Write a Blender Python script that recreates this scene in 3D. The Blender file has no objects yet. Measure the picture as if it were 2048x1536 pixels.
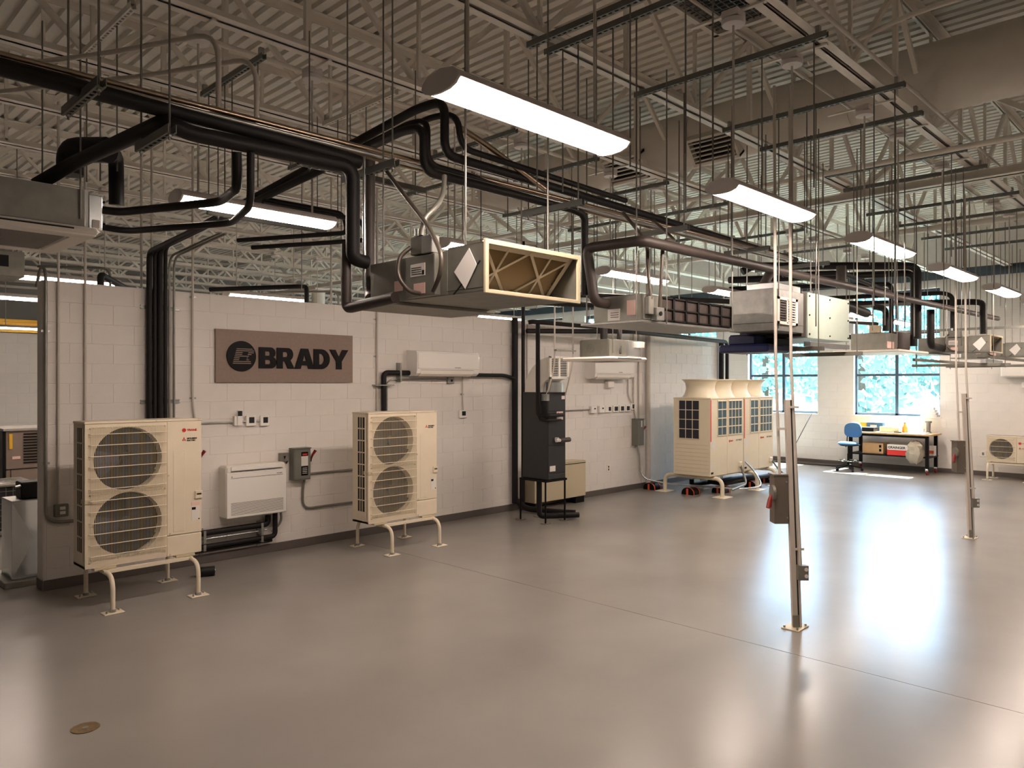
import bpy, math, random
from mathutils import Vector, Matrix
random.seed(4)
PI = math.pi
SC = bpy.context.scene
COL = SC.collection

# ------------------------------------------------------------------ camera
cam_d = bpy.data.cameras.new('camera')
cam_d.sensor_width = 36.0
cam_d.lens = 1502.0 / 2048.0 * 36.0
cam_d.shift_y = -2.0 / 2048.0
cam_d.clip_end = 400
cam = bpy.data.objects.new('camera', cam_d)
COL.objects.link(cam)
cam.location = (0.0, -8.44, 2.04)
cam.rotation_euler = (PI / 2, 0, math.atan2(1475, 1502) - PI / 2)
SC.camera = cam

# ------------------------------------------------------------------ world, sun, exposure
w = bpy.data.worlds.new('world'); SC.world = w; w.use_nodes = True
nt = w.node_tree; nt.nodes.clear()
out = nt.nodes.new('ShaderNodeOutputWorld'); bg = nt.nodes.new('ShaderNodeBackground')
sky = nt.nodes.new('ShaderNodeTexSky'); sky.sky_type = 'NISHITA'
sky.sun_disc = False; sky.sun_elevation = math.radians(62); sky.sun_rotation = math.radians(75)
sky.air_density = 1.2; sky.dust_density = 2.0
bg.inputs['Strength'].default_value = 1.5
nt.links.new(sky.outputs[0], bg.inputs[0]); nt.links.new(bg.outputs[0], out.inputs[0])
sun_d = bpy.data.lights.new('sun', 'SUN'); sun_d.energy = 46.0; sun_d.angle = 0.01; sun_d.color = (1, .95, .88)
sun = bpy.data.objects.new('sun', sun_d); COL.objects.link(sun)
sun.rotation_euler = Vector((-2.0, .10, -4.15)).to_track_quat('-Z', 'Y').to_euler()
LAMP = 26.0          # radiance of the pendant diffusers
LAMP_COL = (1.0, .82, .70)
SC.view_settings.view_transform = 'Standard'
SC.view_settings.look = 'None'
SC.view_settings.exposure = 1.2
SC.view_settings.gamma = 1.0
SC.view_settings.use_curve_mapping = False

# ------------------------------------------------------------------ materials
def lin(c):
    c = c / 255.0
    return c / 12.92 if c <= .04045 else ((c + .055) / 1.055) ** 2.4
def rgb(r, g, b): return (lin(r), lin(g), lin(b), 1)
MATS = {}
def mat(name, col, rough=.5, metal=0.0, noise=0.0, scale=8.0, bump=0.0, bscale=60.0, emit=0.0, coat=0.0, spec=.5, ecol=None):
    m = bpy.data.materials.new(name); m.use_nodes = True
    n = m.node_tree; p = n.nodes['Principled BSDF']
    p.inputs['Base Color'].default_value = col
    p.inputs['Roughness'].default_value = rough
    p.inputs['Metallic'].default_value = metal
    p.inputs['Specular IOR Level'].default_value = spec
    if coat: p.inputs['Coat Weight'].default_value = coat; p.inputs['Coat Roughness'].default_value = .12
    tc = n.nodes.new('ShaderNodeTexCoord')
    if noise:
        t = n.nodes.new('ShaderNodeTexNoise'); t.inputs['Scale'].default_value = scale; t.inputs['Detail'].default_value = 5
        r = n.nodes.new('ShaderNodeValToRGB')
        r.color_ramp.elements[0].position = .3; r.color_ramp.elements[1].position = .7
        r.color_ramp.elements[0].color = tuple(c * (1 - noise) for c in col[:3]) + (1,)
        r.color_ramp.elements[1].color = tuple(min(1, c * (1 + noise)) for c in col[:3]) + (1,)
        n.links.new(tc.outputs['Object'], t.inputs['Vector']); n.links.new(t.outputs['Fac'], r.inputs['Fac'])
        n.links.new(r.outputs['Color'], p.inputs['Base Color'])
    if bump:
        t = n.nodes.new('ShaderNodeTexNoise'); t.inputs['Scale'].default_value = bscale; t.inputs['Detail'].default_value = 3
        b = n.nodes.new('ShaderNodeBump'); b.inputs['Strength'].default_value = bump; b.inputs['Distance'].default_value = .01
        n.links.new(tc.outputs['Object'], t.inputs['Vector']); n.links.new(t.outputs['Fac'], b.inputs['Height'])
        n.links.new(b.outputs['Normal'], p.inputs['Normal'])
    if emit:
        p.inputs['Emission Color'].default_value = (ecol or col[:3]) + (1,) if len(ecol or col[:3]) == 3 else ecol
        p.inputs['Emission Strength'].default_value = emit
    MATS[name] = m
    return m
M = MATS
mat('block_paint', rgb(222, 216, 210), .55, bump=.12, bscale=120, noise=.03, scale=3)
mat('mortar_paint', rgb(220, 214, 208), .7, noise=.03)
mat('ceiling_paint', rgb(220, 214, 204), .6, noise=.03)
mat('white_steel', rgb(226, 219, 208), .5, noise=.03)
mat('conduit_paint', rgb(196, 187, 176), .45, noise=.04)
mat('base_cove', rgb(92, 84, 80), .5, noise=.05)
mat('rubber_pipe', rgb(24, 21, 20), .55, spec=.3, bump=.1, bscale=200, noise=.1)
mat('brown_pipe', rgb(62, 52, 48), .5, bump=.1, bscale=200, noise=.12)
mat('copper', rgb(170, 152, 132), .28, 1.0, noise=.08, scale=20)
mat('galv', rgb(168, 168, 164), .38, .85, noise=.12, scale=14)
mat('galv_dull', rgb(140, 138, 130), .5, .7, noise=.1, scale=10)
mat('galv_bright', rgb(205, 208, 208), .25, .9, noise=.08, scale=6)
mat('strut_dark', rgb(116, 118, 114), .5, .5, noise=.1)
mat('rod_steel', rgb(130, 128, 122), .4, .8)
mat('beige', rgb(220, 207, 184), .42, noise=.02)
mat('beige_dark', rgb(196, 183, 155), .45)
mat('vrf_beige', rgb(224, 213, 188), .4, noise=.02)
mat('fan_dark', rgb(30, 30, 36), .5)
mat('coil_dark', rgb(40, 43, 52), .45, .3, noise=.15, scale=90)
mat('coil_blue', rgb(66, 96, 110), .4, .3, noise=.15, scale=80)
mat('slot_dark', rgb(22, 21, 21), .7)
mat('gloss_white', rgb(236, 232, 226), .12, coat=.4)
mat('satin_white', rgb(232, 226, 216), .4)
mat('trim_grey', rgb(150, 146, 140), .5)
mat('fixture_white', rgb(214, 206, 202), .5)
mat('diffuser', (1, 1, 1, 1), .5, emit=LAMP, ecol=LAMP_COL)
mat('sign_brown', rgb(138, 118, 106), .55, noise=.06, scale=30)
mat('black', rgb(14, 12, 12), .45, spec=.15)
mat('black_cabinet', rgb(42, 44, 46), .4, noise=.05)
mat('grey_box', rgb(112, 112, 104), .5, noise=.04)
mat('taupe_box', rgb(104, 94, 84), .5, noise=.05)
mat('red_handle', rgb(122, 22, 20), .4)
mat('red', rgb(206, 44, 40), .5)
mat('orange', rgb(214, 84, 40), .5)
mat('label_white', rgb(222, 216, 210), .6)
mat('label_pink', rgb(226, 190, 180), .6)
mat('screen_dark', rgb(40, 42, 42), .25)
mat('window_frame', rgb(70, 84, 96), .4, .3)
mat('blue_seat', rgb(70, 112, 150), .8, bump=.2, bscale=300)
mat('flex_grey', rgb(88, 80, 72), .4, .4)
mat('blue_plastic', rgb(20, 30, 74), .4)
mat('chrome', rgb(210, 212, 214), .12, 1.0)
mat('wood', rgb(196, 160, 112), .5, noise=.12, scale=12)
mat('cardboard', rgb(186, 148, 104), .75, noise=.05)
mat('canvas', rgb(176, 166, 150), .9, noise=.1, bump=.3, bscale=80)
mat('filter_pleat', rgb(198, 176, 140), .85)
mat('filter_card', rgb(206, 192, 166), .8)
mat('filter_mesh', rgb(58, 46, 40), .6, noise=.3, scale=40)
mat('green_panel', rgb(168, 180, 168), .45, noise=.03)
mat('yellow', rgb(226, 176, 50), .5)
mat('tan_unit', rgb(128, 112, 100), .5, noise=.05)
mat('mesh_grey', rgb(120, 116, 108), .5, .4)
mat('bark', rgb(80, 66, 52), .9)
mat('leaf', rgb(112, 146, 144), .8, noise=.4, scale=3)
mat('grass', rgb(120, 126, 110), .9, noise=.2, scale=2)
mat('brass_plate', rgb(126, 104, 70), .4, .7, noise=.2, scale=40)
mat('joint_seal', rgb(120, 116, 110), .7)
mat('paper', rgb(222, 218, 214), .7)
mat('orange_bottle', rgb(222, 130, 50), .4)

# floor: sealed grey epoxy
m = mat('floor_epoxy', rgb(150, 147, 143), .2, spec=.36)
n = m.node_tree; p = n.nodes['Principled BSDF']
tc = n.nodes['Texture Coordinate']
def nz(sc, det=5):
    t = n.nodes.new('ShaderNodeTexNoise'); t.inputs['Scale'].default_value = sc; t.inputs['Detail'].default_value = det
    n.links.new(tc.outputs['Object'], t.inputs['Vector']); return t
t1 = nz(.7); r = n.nodes.new('ShaderNodeValToRGB')
r.color_ramp.elements[0].position = .3; r.color_ramp.elements[1].position = .75
r.color_ramp.elements[0].color = rgb(126, 121, 115); r.color_ramp.elements[1].color = rgb(139, 134, 128)
n.links.new(t1.outputs['Fac'], r.inputs['Fac']); n.links.new(r.outputs['Color'], p.inputs['Base Color'])
t2 = nz(.9, 2); mr = n.nodes.new('ShaderNodeMapRange')
mr.inputs['To Min'].default_value = .22; mr.inputs['To Max'].default_value = .29
n.links.new(t2.outputs['Fac'], mr.inputs['Value']); n.links.new(mr.outputs['Result'], p.inputs['Roughness'])
t3 = nz(28, 2); b = n.nodes.new('ShaderNodeBump'); b.inputs['Strength'].default_value = .012; b.inputs['Distance'].default_value = .01
n.links.new(t3.outputs['Fac'], b.inputs['Height']); n.links.new(b.outputs['Normal'], p.inputs['Normal'])
# window glass
m = bpy.data.materials.new('glass'); m.use_nodes = True; M['glass'] = m; n = m.node_tree; n.nodes.clear()
o = n.nodes.new('ShaderNodeOutputMaterial'); mx = n.nodes.new('ShaderNodeMixShader'); tr = n.nodes.new('ShaderNodeBsdfTransparent')
gl = n.nodes.new('ShaderNodeBsdfGlossy'); gl.inputs['Roughness'].default_value = .02; lw = n.nodes.new('ShaderNodeLayerWeight'); pw = n.nodes.new('ShaderNodeMath'); pw.operation = 'POWER'; pw.inputs[1].default_value = 4.0; fr = n.nodes.new('ShaderNodeMath'); fr.operation = 'MULTIPLY_ADD'; fr.inputs[1].default_value = .7; fr.inputs[2].default_value = .05; n.links.new(lw.outputs['Facing'], pw.inputs[0]); n.links.new(pw.outputs[0], fr.inputs[0])
tr.inputs['Color'].default_value = (.86, .96, 1, 1)
n.links.new(fr.outputs[0], mx.inputs[0]); n.links.new(tr.outputs[0], mx.inputs[1]); n.links.new(gl.outputs[0], mx.inputs[2]); n.links.new(mx.outputs[0], o.inputs[0])

# ------------------------------------------------------------------ mesh helpers
BASE = {}
def V(*a): return Vector(a)
class MB:
    def __init__(s): s.v = []; s.f = []; s.m = []
    def add(s, vs, fs, mi=0):
        o = len(s.v); s.v += [tuple(v) for v in vs]
        s.f += [tuple(i + o for i in f) for f in fs]; s.m += [mi] * len(fs)
        return s
    def box(s, x0, x1, y0, y1, z0, z1, c=0.0, mi=0, rot=None, piv=None):
        if x0 > x1: x0, x1 = x1, x0
        if y0 > y1: y0, y1 = y1, y0
        if z0 > z1: z0, z1 = z1, z0
        if c <= 0:
            vs = [(x, y, z) for x in (x0, x1) for y in (y0, y1) for z in (z0, z1)]
            fs = [(0, 1, 3, 2), (4, 6, 7, 5), (0, 4, 5, 1), (2, 3, 7, 6), (0, 2, 6, 4), (1, 5, 7, 3)]
        else:
            c = min(c, (x1 - x0) / 2.01, (y1 - y0) / 2.01, (z1 - z0) / 2.01)
            P = {}; vs = []
            for i in (0, 1):
                for j in (0, 1):
                    for k in (0, 1):
                        X, Y, Z = (x0, x1)[i], (y0, y1)[j], (z0, z1)[k]
                        dx, dy, dz = (c, -c)[i], (c, -c)[j], (c, -c)[k]
                        for a, q in enumerate(((X, Y + dy, Z + dz), (X + dx, Y, Z + dz), (X + dx, Y + dy, Z))):
                            P[(i, j, k, a)] = len(vs); vs.append(q)
            fs = []
            for a in range(3):
                for e in (0, 1):
                    def g(u, w):
                        t = [0, 0, 0]; t[a] = e; t[(a + 1) % 3] = u; t[(a + 2) % 3] = w; return P[(t[0], t[1], t[2], a)]
                    q = [g(0, 0), g(1, 0), g(1, 1), g(0, 1)]
                    fs.append(tuple(q if e else q[::-1]))
            for a in range(3):
                b_, c_ = (a + 1) % 3, (a + 2) % 3
                for u in (0, 1):
                    for w_ in (0, 1):
                        def g(e, face):
                            t = [0, 0, 0]; t[a] = e; t[b_] = u; t[c_] = w_; return P[(t[0], t[1], t[2], face)]
                        q = [g(0, b_), g(1, b_), g(1, c_), g(0, c_)]
                        fs.append(tuple(q if (u == w_) else q[::-1]))
            for i in (0, 1):
                for j in (0, 1):
                    for k in (0, 1):
                        q = [P[(i, j, k, 0)], P[(i, j, k, 1)], P[(i, j, k, 2)]]
                        fs.append(tuple(q if (i + j + k) % 2 else q[::-1]))
        if rot is not None:
            pv = Vector(piv) if piv else Vector(((x0 + x1) / 2, (y0 + y1) / 2, (z0 + z1) / 2))
            vs = [rot @ (Vector(q) - pv) + pv for q in vs]
        return s.add(vs, fs, mi)
    def bar(s, a, b, w_, h, mi=0, up=(0, 0, 1)):
        a, b = Vector(a), Vector(b); d = (b - a); L = d.length; d.normalize()
        u = Vector(up)
        if abs(d.dot(u)) > .98: u = Vector((0, 1, 0))
        sd = d.cross(u).normalized(); u2 = sd.cross(d)
        vs = [p_ + sd * (x * w_ / 2) + u2 * (z * h / 2) for p_ in (a, b) for x in (-1, 1) for z in (-1, 1)]
        fs = [(0, 2, 3, 1), (4, 5, 7, 6), (0, 1, 5, 4), (2, 6, 7, 3), (0, 4, 6, 2), (1, 3, 7, 5)]
        return s.add(vs, [f[::-1] for f in fs], mi)
    def tube(s, pts, r, n=10, bend=0.0, seg=5, cap=True, mi=0):
        pts = [Vector(p_) for p_ in pts]
        if bend > 0 and len(pts) > 2:
            q = [pts[0]]
            for i in range(1, len(pts) - 1):
                p0, p1, p2 = pts[i - 1], pts[i], pts[i + 1]
                a, b = (p0 - p1), (p2 - p1)
                k = min(bend, a.length * .48, b.length * .48)
                A, B = p1 + a.normalized() * k, p1 + b.normalized() * k
                for t in range(seg + 1):
                    t /= seg
                    q.append(A * (1 - t) ** 2 + p1 * 2 * t * (1 - t) + B * t * t)
            q.append(pts[-1]); pts = q
        rs = r if isinstance(r, (list, tuple)) else [r] * len(pts)
        T = []
        for i in range(len(pts)):
            d = pts[min(i + 1, len(pts) - 1)] - pts[max(i - 1, 0)]
            T.append(d.normalized() if d.length > 1e-9 else Vector((0, 0, 1)))
        u = T[0].cross(Vector((0, 0, 1)))
        if u.length < .05: u = T[0].cross(Vector((0, 1, 0)))
        u.normalize(); vs = []
        for i, p_ in enumerate(pts):
            u = (u - T[i] * u.dot(T[i]))
            u = u.normalized() if u.length > 1e-6 else T[i].orthogonal().normalized()
            w_ = T[i].cross(u)
            for k in range(n):
                a = 2 * PI * k / n
                vs.append(p_ + (u * math.cos(a) + w_ * math.sin(a)) * rs[i])
        fs = []
        for i in range(len(pts) - 1):
            for k in range(n):
                fs.append((i * n + k, i * n + (k + 1) % n, (i + 1) * n + (k + 1) % n, (i + 1) * n + k))
        if cap:
            fs.append(tuple(range(n))[::-1]); L = (len(pts) - 1) * n
            fs.append(tuple(range(L, L + n)))
        return s.add(vs, fs, mi)
    def cyl(s, a, b, r, n=16, mi=0, r2=None): return s.tube([a, b], [r, r if r2 is None else r2], n, mi=mi)
    def prism(s, poly, fn, t0, t1, mi=0):   # poly of 2-D points, fn(u, v, t) -> xyz
        N = len(poly)
        vs = [fn(u, v_, t0) for u, v_ in poly] + [fn(u, v_, t1) for u, v_ in poly]
        fs = [tuple(range(N))[::-1], tuple(range(N, 2 * N))]
        fs += [(i, (i + 1) % N, N + (i + 1) % N, N + i) for i in range(N)]
        return s.add(vs, fs, mi)
    def lathe(s, prof, c, n=24, mi=0, axis='z'):
        vs = []; K = len(prof)
        for k in range(n):
            a = 2 * PI * k / n
            for r, h in prof:
                if axis == 'z': vs.append((c[0] + r * math.cos(a), c[1] + r * math.sin(a), c[2] + h))
                else: vs.append((c[0] + r * math.cos(a), c[1] + h, c[2] + r * math.sin(a)))
        fs = []
        for k in range(n):
            for i in range(K - 1):
                fs.append((k * K + i, ((k + 1) % n) * K + i, ((k + 1) % n) * K + i + 1, k * K + i + 1))
        return s.add(vs, fs, mi)
    def holed(s, x0, x1, z0, z1, cx, cz, r, y, dep, n=32, mi=0):   # a plate in XZ with a round hole and a rim going back
        vs = []; fs = []
        for k in range(n):
            a = 2 * PI * k / n; ca, sa = math.cos(a), math.sin(a)
            tx = ((x1 - cx) if ca > 0 else (cx - x0)) / max(abs(ca), 1e-6)
            tz = ((z1 - cz) if sa > 0 else (cz - z0)) / max(abs(sa), 1e-6)
            t = min(tx, tz)
            vs += [(cx + ca * t, y, cz + sa * t), (cx + ca * r, y, cz + sa * r), (cx + ca * r * .97, y + dep, cz + sa * r * .97)]
        for k in range(n):
            j = (k + 1) % n
            fs += [(3 * k, 3 * j, 3 * j + 1, 3 * k + 1), (3 * k + 1, 3 * j + 1, 3 * j + 2, 3 * k + 2)]
        for X in (x0, x1):
            for Z in (z0, z1):
                a = math.atan2(Z - cz, X - cx) % (2 * PI); k = int(a / (2 * PI) * n); j = (k + 1) % n
                vs.append((X, y, Z)); fs.append((3 * k, len(vs) - 1, 3 * j))
        return s.add(vs, fs, mi)
    def mesh(s, name, mats, base=(0, 0, 0), smooth=True):
        me = bpy.data.meshes.new(name)
        b_ = Vector(base)
        me.from_pydata([tuple(Vector(v) - b_) for v in s.v], [], s.f)
        for m_ in (mats if isinstance(mats, (list, tuple)) else [mats]): me.materials.append(M[m_])
        if any(s.m): me.polygons.foreach_set('material_index', s.m)
        if smooth:
            me.polygons.foreach_set('use_smooth', [True] * len(me.polygons))
            me.set_sharp_from_angle(angle=math.radians(38))
        me.update()
        return me
    def build(s, name, mats, parent=None, label=None, kind=None, base=None, smooth=True):
        if parent is not None: bs = BASE.get(parent.name, (0, 0, 0))
        elif base is not None: bs = base
        else:
            xs, ys, zs = zip(*[tuple(v) for v in s.v]); bs = ((min(xs) + max(xs)) / 2, (min(ys) + max(ys)) / 2, min(zs))
        o_ = bpy.data.objects.new(name, s.mesh(name, mats, bs, smooth)); COL.objects.link(o_)
        if parent is not None: o_.parent = parent
        else: o_.location = bs
        BASE[o_.name] = bs
        if label: o_['label'] = label
        if kind: o_['kind'] = kind
        return o_
def tag(o_, label, cat, group=None):
    o_['label'] = label; o_['category'] = cat
    if group: o_['group'] = group
    return o_
def thing(name, label, cat, loc=(0, 0, 0), rz=0.0, group=None, local=False):
    o_ = bpy.data.objects.new(name, None); COL.objects.link(o_)
    o_.empty_display_size = .1
    o_.location = loc; o_.rotation_euler = (0, 0, rz)
    BASE[o_.name] = (0, 0, 0) if local else tuple(loc)
    return tag(o_, label, cat, group)
def struct(mb, name, mats, **k): return mb.build(name, mats, kind='structure', base=(0, 0, 0), **k)
def link(name, me, parent, loc=(0, 0, 0), rot=None):
    o_ = bpy.data.objects.new(name, me); COL.objects.link(o_); o_.parent = parent; o_.location = loc
    if rot: o_.rotation_euler = rot
    return o_
def dup(root, loc, rz=None, label=None, group=None):
    r_ = root.copy(); COL.objects.link(r_); r_.location = loc
    if rz is not None: r_.rotation_euler = (0, 0, rz)
    if label: r_['label'] = label
    if group: r_['group'] = group
    for ch in list(root.children):
        c_ = ch.copy(); COL.objects.link(c_); c_.parent = r_
        for g in list(ch.children):
            d_ = g.copy(); COL.objects.link(d_); d_.parent = c_
    return r_
def text_mesh(txt, size, mat_, ext=.002, bold=0.0):
    cu = bpy.data.curves.new('lettering', 'FONT'); cu.body = txt; cu.size = size; cu.extrude = ext; cu.offset = bold
    cu.align_x = 'LEFT'; cu.resolution_u = 3
    o_ = bpy.data.objects.new('lettering', cu); COL.objects.link(o_)
    dg = bpy.context.evaluated_depsgraph_get()
    me = bpy.data.meshes.new_from_object(o_.evaluated_get(dg))
    bpy.data.objects.remove(o_); bpy.data.curves.remove(cu)
    me.materials.clear(); me.materials.append(M[mat_]); me.name = 'lettering'
    return me
def put_text(txt, size, mat_, parent, loc, rot=(PI / 2, 0, 0), ext=.002, bold=0.0, sx=1.0):
    o_ = link('lettering', text_mesh(txt, size, mat_, ext, bold), parent, loc, rot); o_.scale = (sx, 1, 1); return o_
# ================================================================== the building
XW = 19.1; YB = 17.0; YF = -12.5; XL = -5.0; ZD = 5.66
# floor: a base slab and four poured bays with a saw-cut joint between them
fl = struct(MB().box(XL, XW + .4, YF, YB, -.30, -.012), 'floor', 'joint_seal')
for x0, x1, y0, y1 in ((XL, 5.516, YF, YB), (5.523, XW + .1, YF, YB)):
    MB().add([(x0, y0, 0), (x1, y0, 0), (x1, y1, 0), (x0, y1, 0), (x0, y0, -.012), (x1, y0, -.012), (x1, y1, -.012), (x0, y1, -.012)],
             [(0, 1, 2, 3), (0, 4, 5, 1), (1, 5, 6, 2), (2, 6, 7, 3), (3, 7, 4, 0)]).build('floor_slab', 'floor_epoxy', fl)
# fluted steel roof deck, ribs across the room
c = MB(); P = .1524; x = XL; prof = []
while x < XW + .4:
    prof += [(x, ZD), (x + .088, ZD), (x + .098, ZD + .045), (x + .1424, ZD + .045)]
    x += P
N = len(prof)
c.add([(u, YF, z) for u, z in prof] + [(u, YB, z) for u, z in prof], [(i, i + 1, N + i + 1, N + i) for i in range(N - 1)])
struct(c, 'ceiling', 'ceiling_paint', smooth=False)
struct(MB().box(XL - .2, XW + .6, YF - .2, YB + .2, ZD + .08, ZD + .3), 'trim_1', 'ceiling_paint')

BL, BH = .4064, .2032
def block_mesh(L, H, axis):
    """one painted block face with eased edges; the visible face looks towards -Y (axis y) or -X (axis x)"""
    g = .0012; e = .0025; d = .03
    b_ = MB(); x0, x1, z0, z1 = g, L - g, g, H - g
    o_ = [(x0, 0, z0), (x1, 0, z0), (x1, 0, z1), (x0, 0, z1)]
    i_ = [(x0 + e, -e, z0 + e), (x1 - e, -e, z0 + e), (x1 - e, -e, z1 - e), (x0 + e, -e, z1 - e)]
    k_ = [(a, d, c_) for a, _, c_ in o_]
    vs = o_ + i_ + k_
    if axis == 'x': vs = [(y, -x_, z) for x_, y, z in vs]
    b_.add(vs, [(4, 5, 6, 7)] + [(i, (i + 1) % 4, 4 + (i + 1) % 4, 4 + i) for i in range(4)] + [(8 + i, 8 + (i + 1) % 4, (i + 1) % 4, i) for i in range(4)])
    return b_
BM = {}
def lay(parent, wall_len, rows, place, axis, z0=0.0, gaps=lambda r: [], keep=None, limit=300, order=None, clip=None):
    items = []
    for r_ in range(rows):
        a0 = -BL / 2 * (r_ % 2)
        while a0 < wall_len - .02:
            segs = [(max(a0, 0), min(a0 + BL, wall_len))]
            for g0, g1 in gaps(r_):
                ns = []
                for s0, s1 in segs:
                    if g1 <= s0 or g0 >= s1: ns.append((s0, s1))
                    else:
                        if s0 < g0 - .02: ns.append((s0, g0))
                        if s1 > g1 + .02: ns.append((g1, s1))
                segs = ns
            for s0, s1 in segs:
                if s1 - s0 > .02: items.append((s0, s1 - s0, z0 + r_ * BH))
            a0 += BL
    if keep: items = [i for i in items if keep(i)]
    items.sort(key=order)
    rest = MB()
    for k_, (s0, L, z) in enumerate(items):
        key = (round(L, 3), axis)
        if k_ < limit:
            if key not in BM: BM[key] = block_mesh(key[0], BH, axis).mesh('block', 'block_paint', smooth=False)
            link('block', BM[key], parent, place(s0, z))
        else:
            b_ = block_mesh(key[0], BH, axis); p_ = place(s0, z)
            rest.add([(v[0] + p_[0], v[1] + p_[1], v[2] + p_[2]) for v in b_.v], b_.f)
    if rest.v: rest.build('far_block', 'block_paint', parent, kind='stuff', smooth=False)

# the free-standing block partition with the sign: x 2.0 .. 15.45, front face y = 0, ten feet high
X0, X1 = 2.03, 15.45
wl = MB(); bul = []
for k in range(9):
    a = PI / 2 * k / 8; bul.append((X0 + .025 - .025 * math.sin(a), .004 + .025 - .025 * math.cos(a)))
poly = [(X1, .004), ] + bul + [(X0, .2), (X1, .2)]
wl.prism(poly, lambda u, v, t: (u, v, t), 0, 3.052)
wall_left = struct(wl, 'wall_left', 'mortar_paint')
lay(wall_left, X1 - X0 - .03, 15, lambda s, z: (X0 + .03 + s, .003, z), 'y', order=lambda i: i[0] - 1.0 * i[2] * 0)
for nm, x0, x1 in (('baseboard_left', X0 + .01, X1),):
    bb = MB(); bb.box(x0, x1, -.012, .004, 0, .1, .004); bb.box(X0 - .008, X0 + .004, -.012, .2, 0, .1)
    struct(bb, nm, 'base_cove')

# the window wall at x = 19.1
WIN = [(-3.403, -1.466), (-.602, 1.321), (2.25, 4.17), (5.1, 7.02), (7.95, 9.87)]
WZ0, WZ1 = 1.26, 4.23
ys = [YF] + [v for p_ in WIN for v in p_] + [YB]
wr = MB(); TH = .28
for k in range(0, len(ys), 2): wr.box(XW + .006, XW + TH, ys[k], ys[k + 1], 0, ZD)
for a, b_ in WIN: wr.box(XW + .006, XW + TH, a, b_, 0, WZ0 - .02); wr.box(XW + .006, XW + TH, a, b_, WZ1, ZD)
wall_right = struct(wr, 'wall_right', 'mortar_paint', smooth=False)
def wgaps(r_):
    z = r_ * BH
    return [(a - YF, b_ - YF) for a, b_ in WIN] if WZ0 - .14 < z < WZ1 - .06 else []
# axis x blocks run towards -Y: place by their high-y end
def lay_x():
    def place(s0, z): return (XW + .006, YB - s0, z)
    def gaps(r_):
        z = r_ * BH
        return [(YB - b_, YB - a) for a, b_ in WIN] if WZ0 - .14 < z < WZ1 - .06 else []
    lay(wall_right, YB - YF, 21, place, 'x', gaps=gaps, order=lambda i: abs(YB - i[0] + 3.2) + abs(i[2] - 1.6) * .4)
lay_x()
struct(MB().box(XW - .004, XW + .02, YF, YB, 0, .1, .003), 'baseboard_right', 'base_cove')
# dark ledger angle and grey infill panels above the blocks
lb = MB(); lb.box(XW - .08, XW + .02, YF, YB, 4.40, 4.50); lb.box(XW - .012, XW + .02, YF, YB, 4.50, 4.62)
struct(lb, 'trim_2', 'window_frame')
for k, (a, b_) in enumerate(WIN):
    o_ = MB(); t = .055; xf0, xf1 = XW + .12, XW + .20
    o_.box(xf0, xf1, a, a + t, WZ0, WZ1, .004); o_.box(xf0, xf1, b_ - t, b_, WZ0, WZ1, .004)
    o_.box(xf0, xf1, a, b_, WZ0, WZ0 + t, .004); o_.box(xf0, xf1, a, b_, WZ1 - .11, WZ1, .004)
    wn = struct(o_, 'window_%d' % (k + 1), 'window_frame')
    cy = (a + b_) / 2
    MB().box(xf0, xf1, cy - .035, cy + .035, WZ0 + .01, WZ1 - .01, .004).build('mullion', 'window_frame', wn)
    for z in (2.235, 3.22): MB().box(xf0 + .003, xf1 - .003, a + .01, b_ - .01, z - .03, z + .03, .004).build('transom', 'window_frame', wn)
    for y0, y1 in ((a + t, cy - .035), (cy + .035, b_ - t)):
        for z0, z1 in ((WZ0 + t, 2.205), (2.265, 3.19), (3.25, WZ1 - .11)):
            MB().box(XW + .155, XW + .161, y0, y1, z0, z1).build('pane', 'glass', wn)
    MB().box(XW - .02, XW + .14, a - .02, b_ + .02, WZ0 - .03, WZ0, .006).build('window_sill', 'gloss_white', wn)
    sd = MB()
    for y0, y1 in ((a, a + .012), (b_ - .012, b_)): sd.box(XW, XW + .12, y0, y1, WZ0, WZ1)
    sd.build('window_reveal', 'block_paint', wn)

# the walls that close the room off: behind the partition, behind and beside the camera
wb = struct(MB().box(XL, 12.2, 9.41, 9.61, 0, 3.05), 'wall_back', 'mortar_paint', smooth=False)
lay(wb, 7.6, 15, lambda s, z: (1.0 + s, 9.41, z), 'y', limit=300, keep=lambda i: i[0] < 5.0)
struct(MB().box(XL, 12.2, 9.39, 9.412, 0, .1), 'baseboard_back', 'base_cove')
struct(MB().box(XL, XW + .4, YB - .01, YB + .2, 0, ZD), 'wall_rear', 'trim_grey')
struct(MB().box(XL, XW + .4, YF - .2, YF, 0, ZD), 'wall_front', 'block_paint')
struct(MB().box(XL - .2, XL, YF, YB, 0, ZD), 'wall_side', 'block_paint')

# ------------------------------------------------------------------ roof steel
def angle_chord(mb, x0, x1, y, z, up):
    """pair of steel angles along X with a gap between them"""
    s = 1 if up else -1
    for k in (-1, 1):
        mb.box(x0, x1, y + k * .010, y + k * .082, z, z + .007)
        mb.box(x0, x1, y + k * .010, y + k * .018, z, z + s * .07)
JZ0, JZ1 = 4.57, 5.60
JY = [-8.98, -7.56, -6.14, -4.72, -3.30, -1.89, -.47, .95, 2.36, 3.78, 5.2, 6.6, 8.0, 9.45, 10.9, 12.3, 13.7, 15.1]
JLAB = ['white open-web roof joist nearest the camera over the open floor edge', 'white open-web roof joist one bay short of the front row canopies',
        'white open-web roof joist carrying the round canopies of the front pendant lights',
        'white open-web roof joist over the hung ducted units and front strut ends',
        'white open-web roof joist between the two rows of pendant lights, above the second row canopies',
        'white open-web roof joist over the gap between the hung units and the sign wall',
        'white open-web roof joist just above the front face of the block partition']
def web(a, b_):
    return MB().bar(a, b_, .045, .038)
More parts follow.
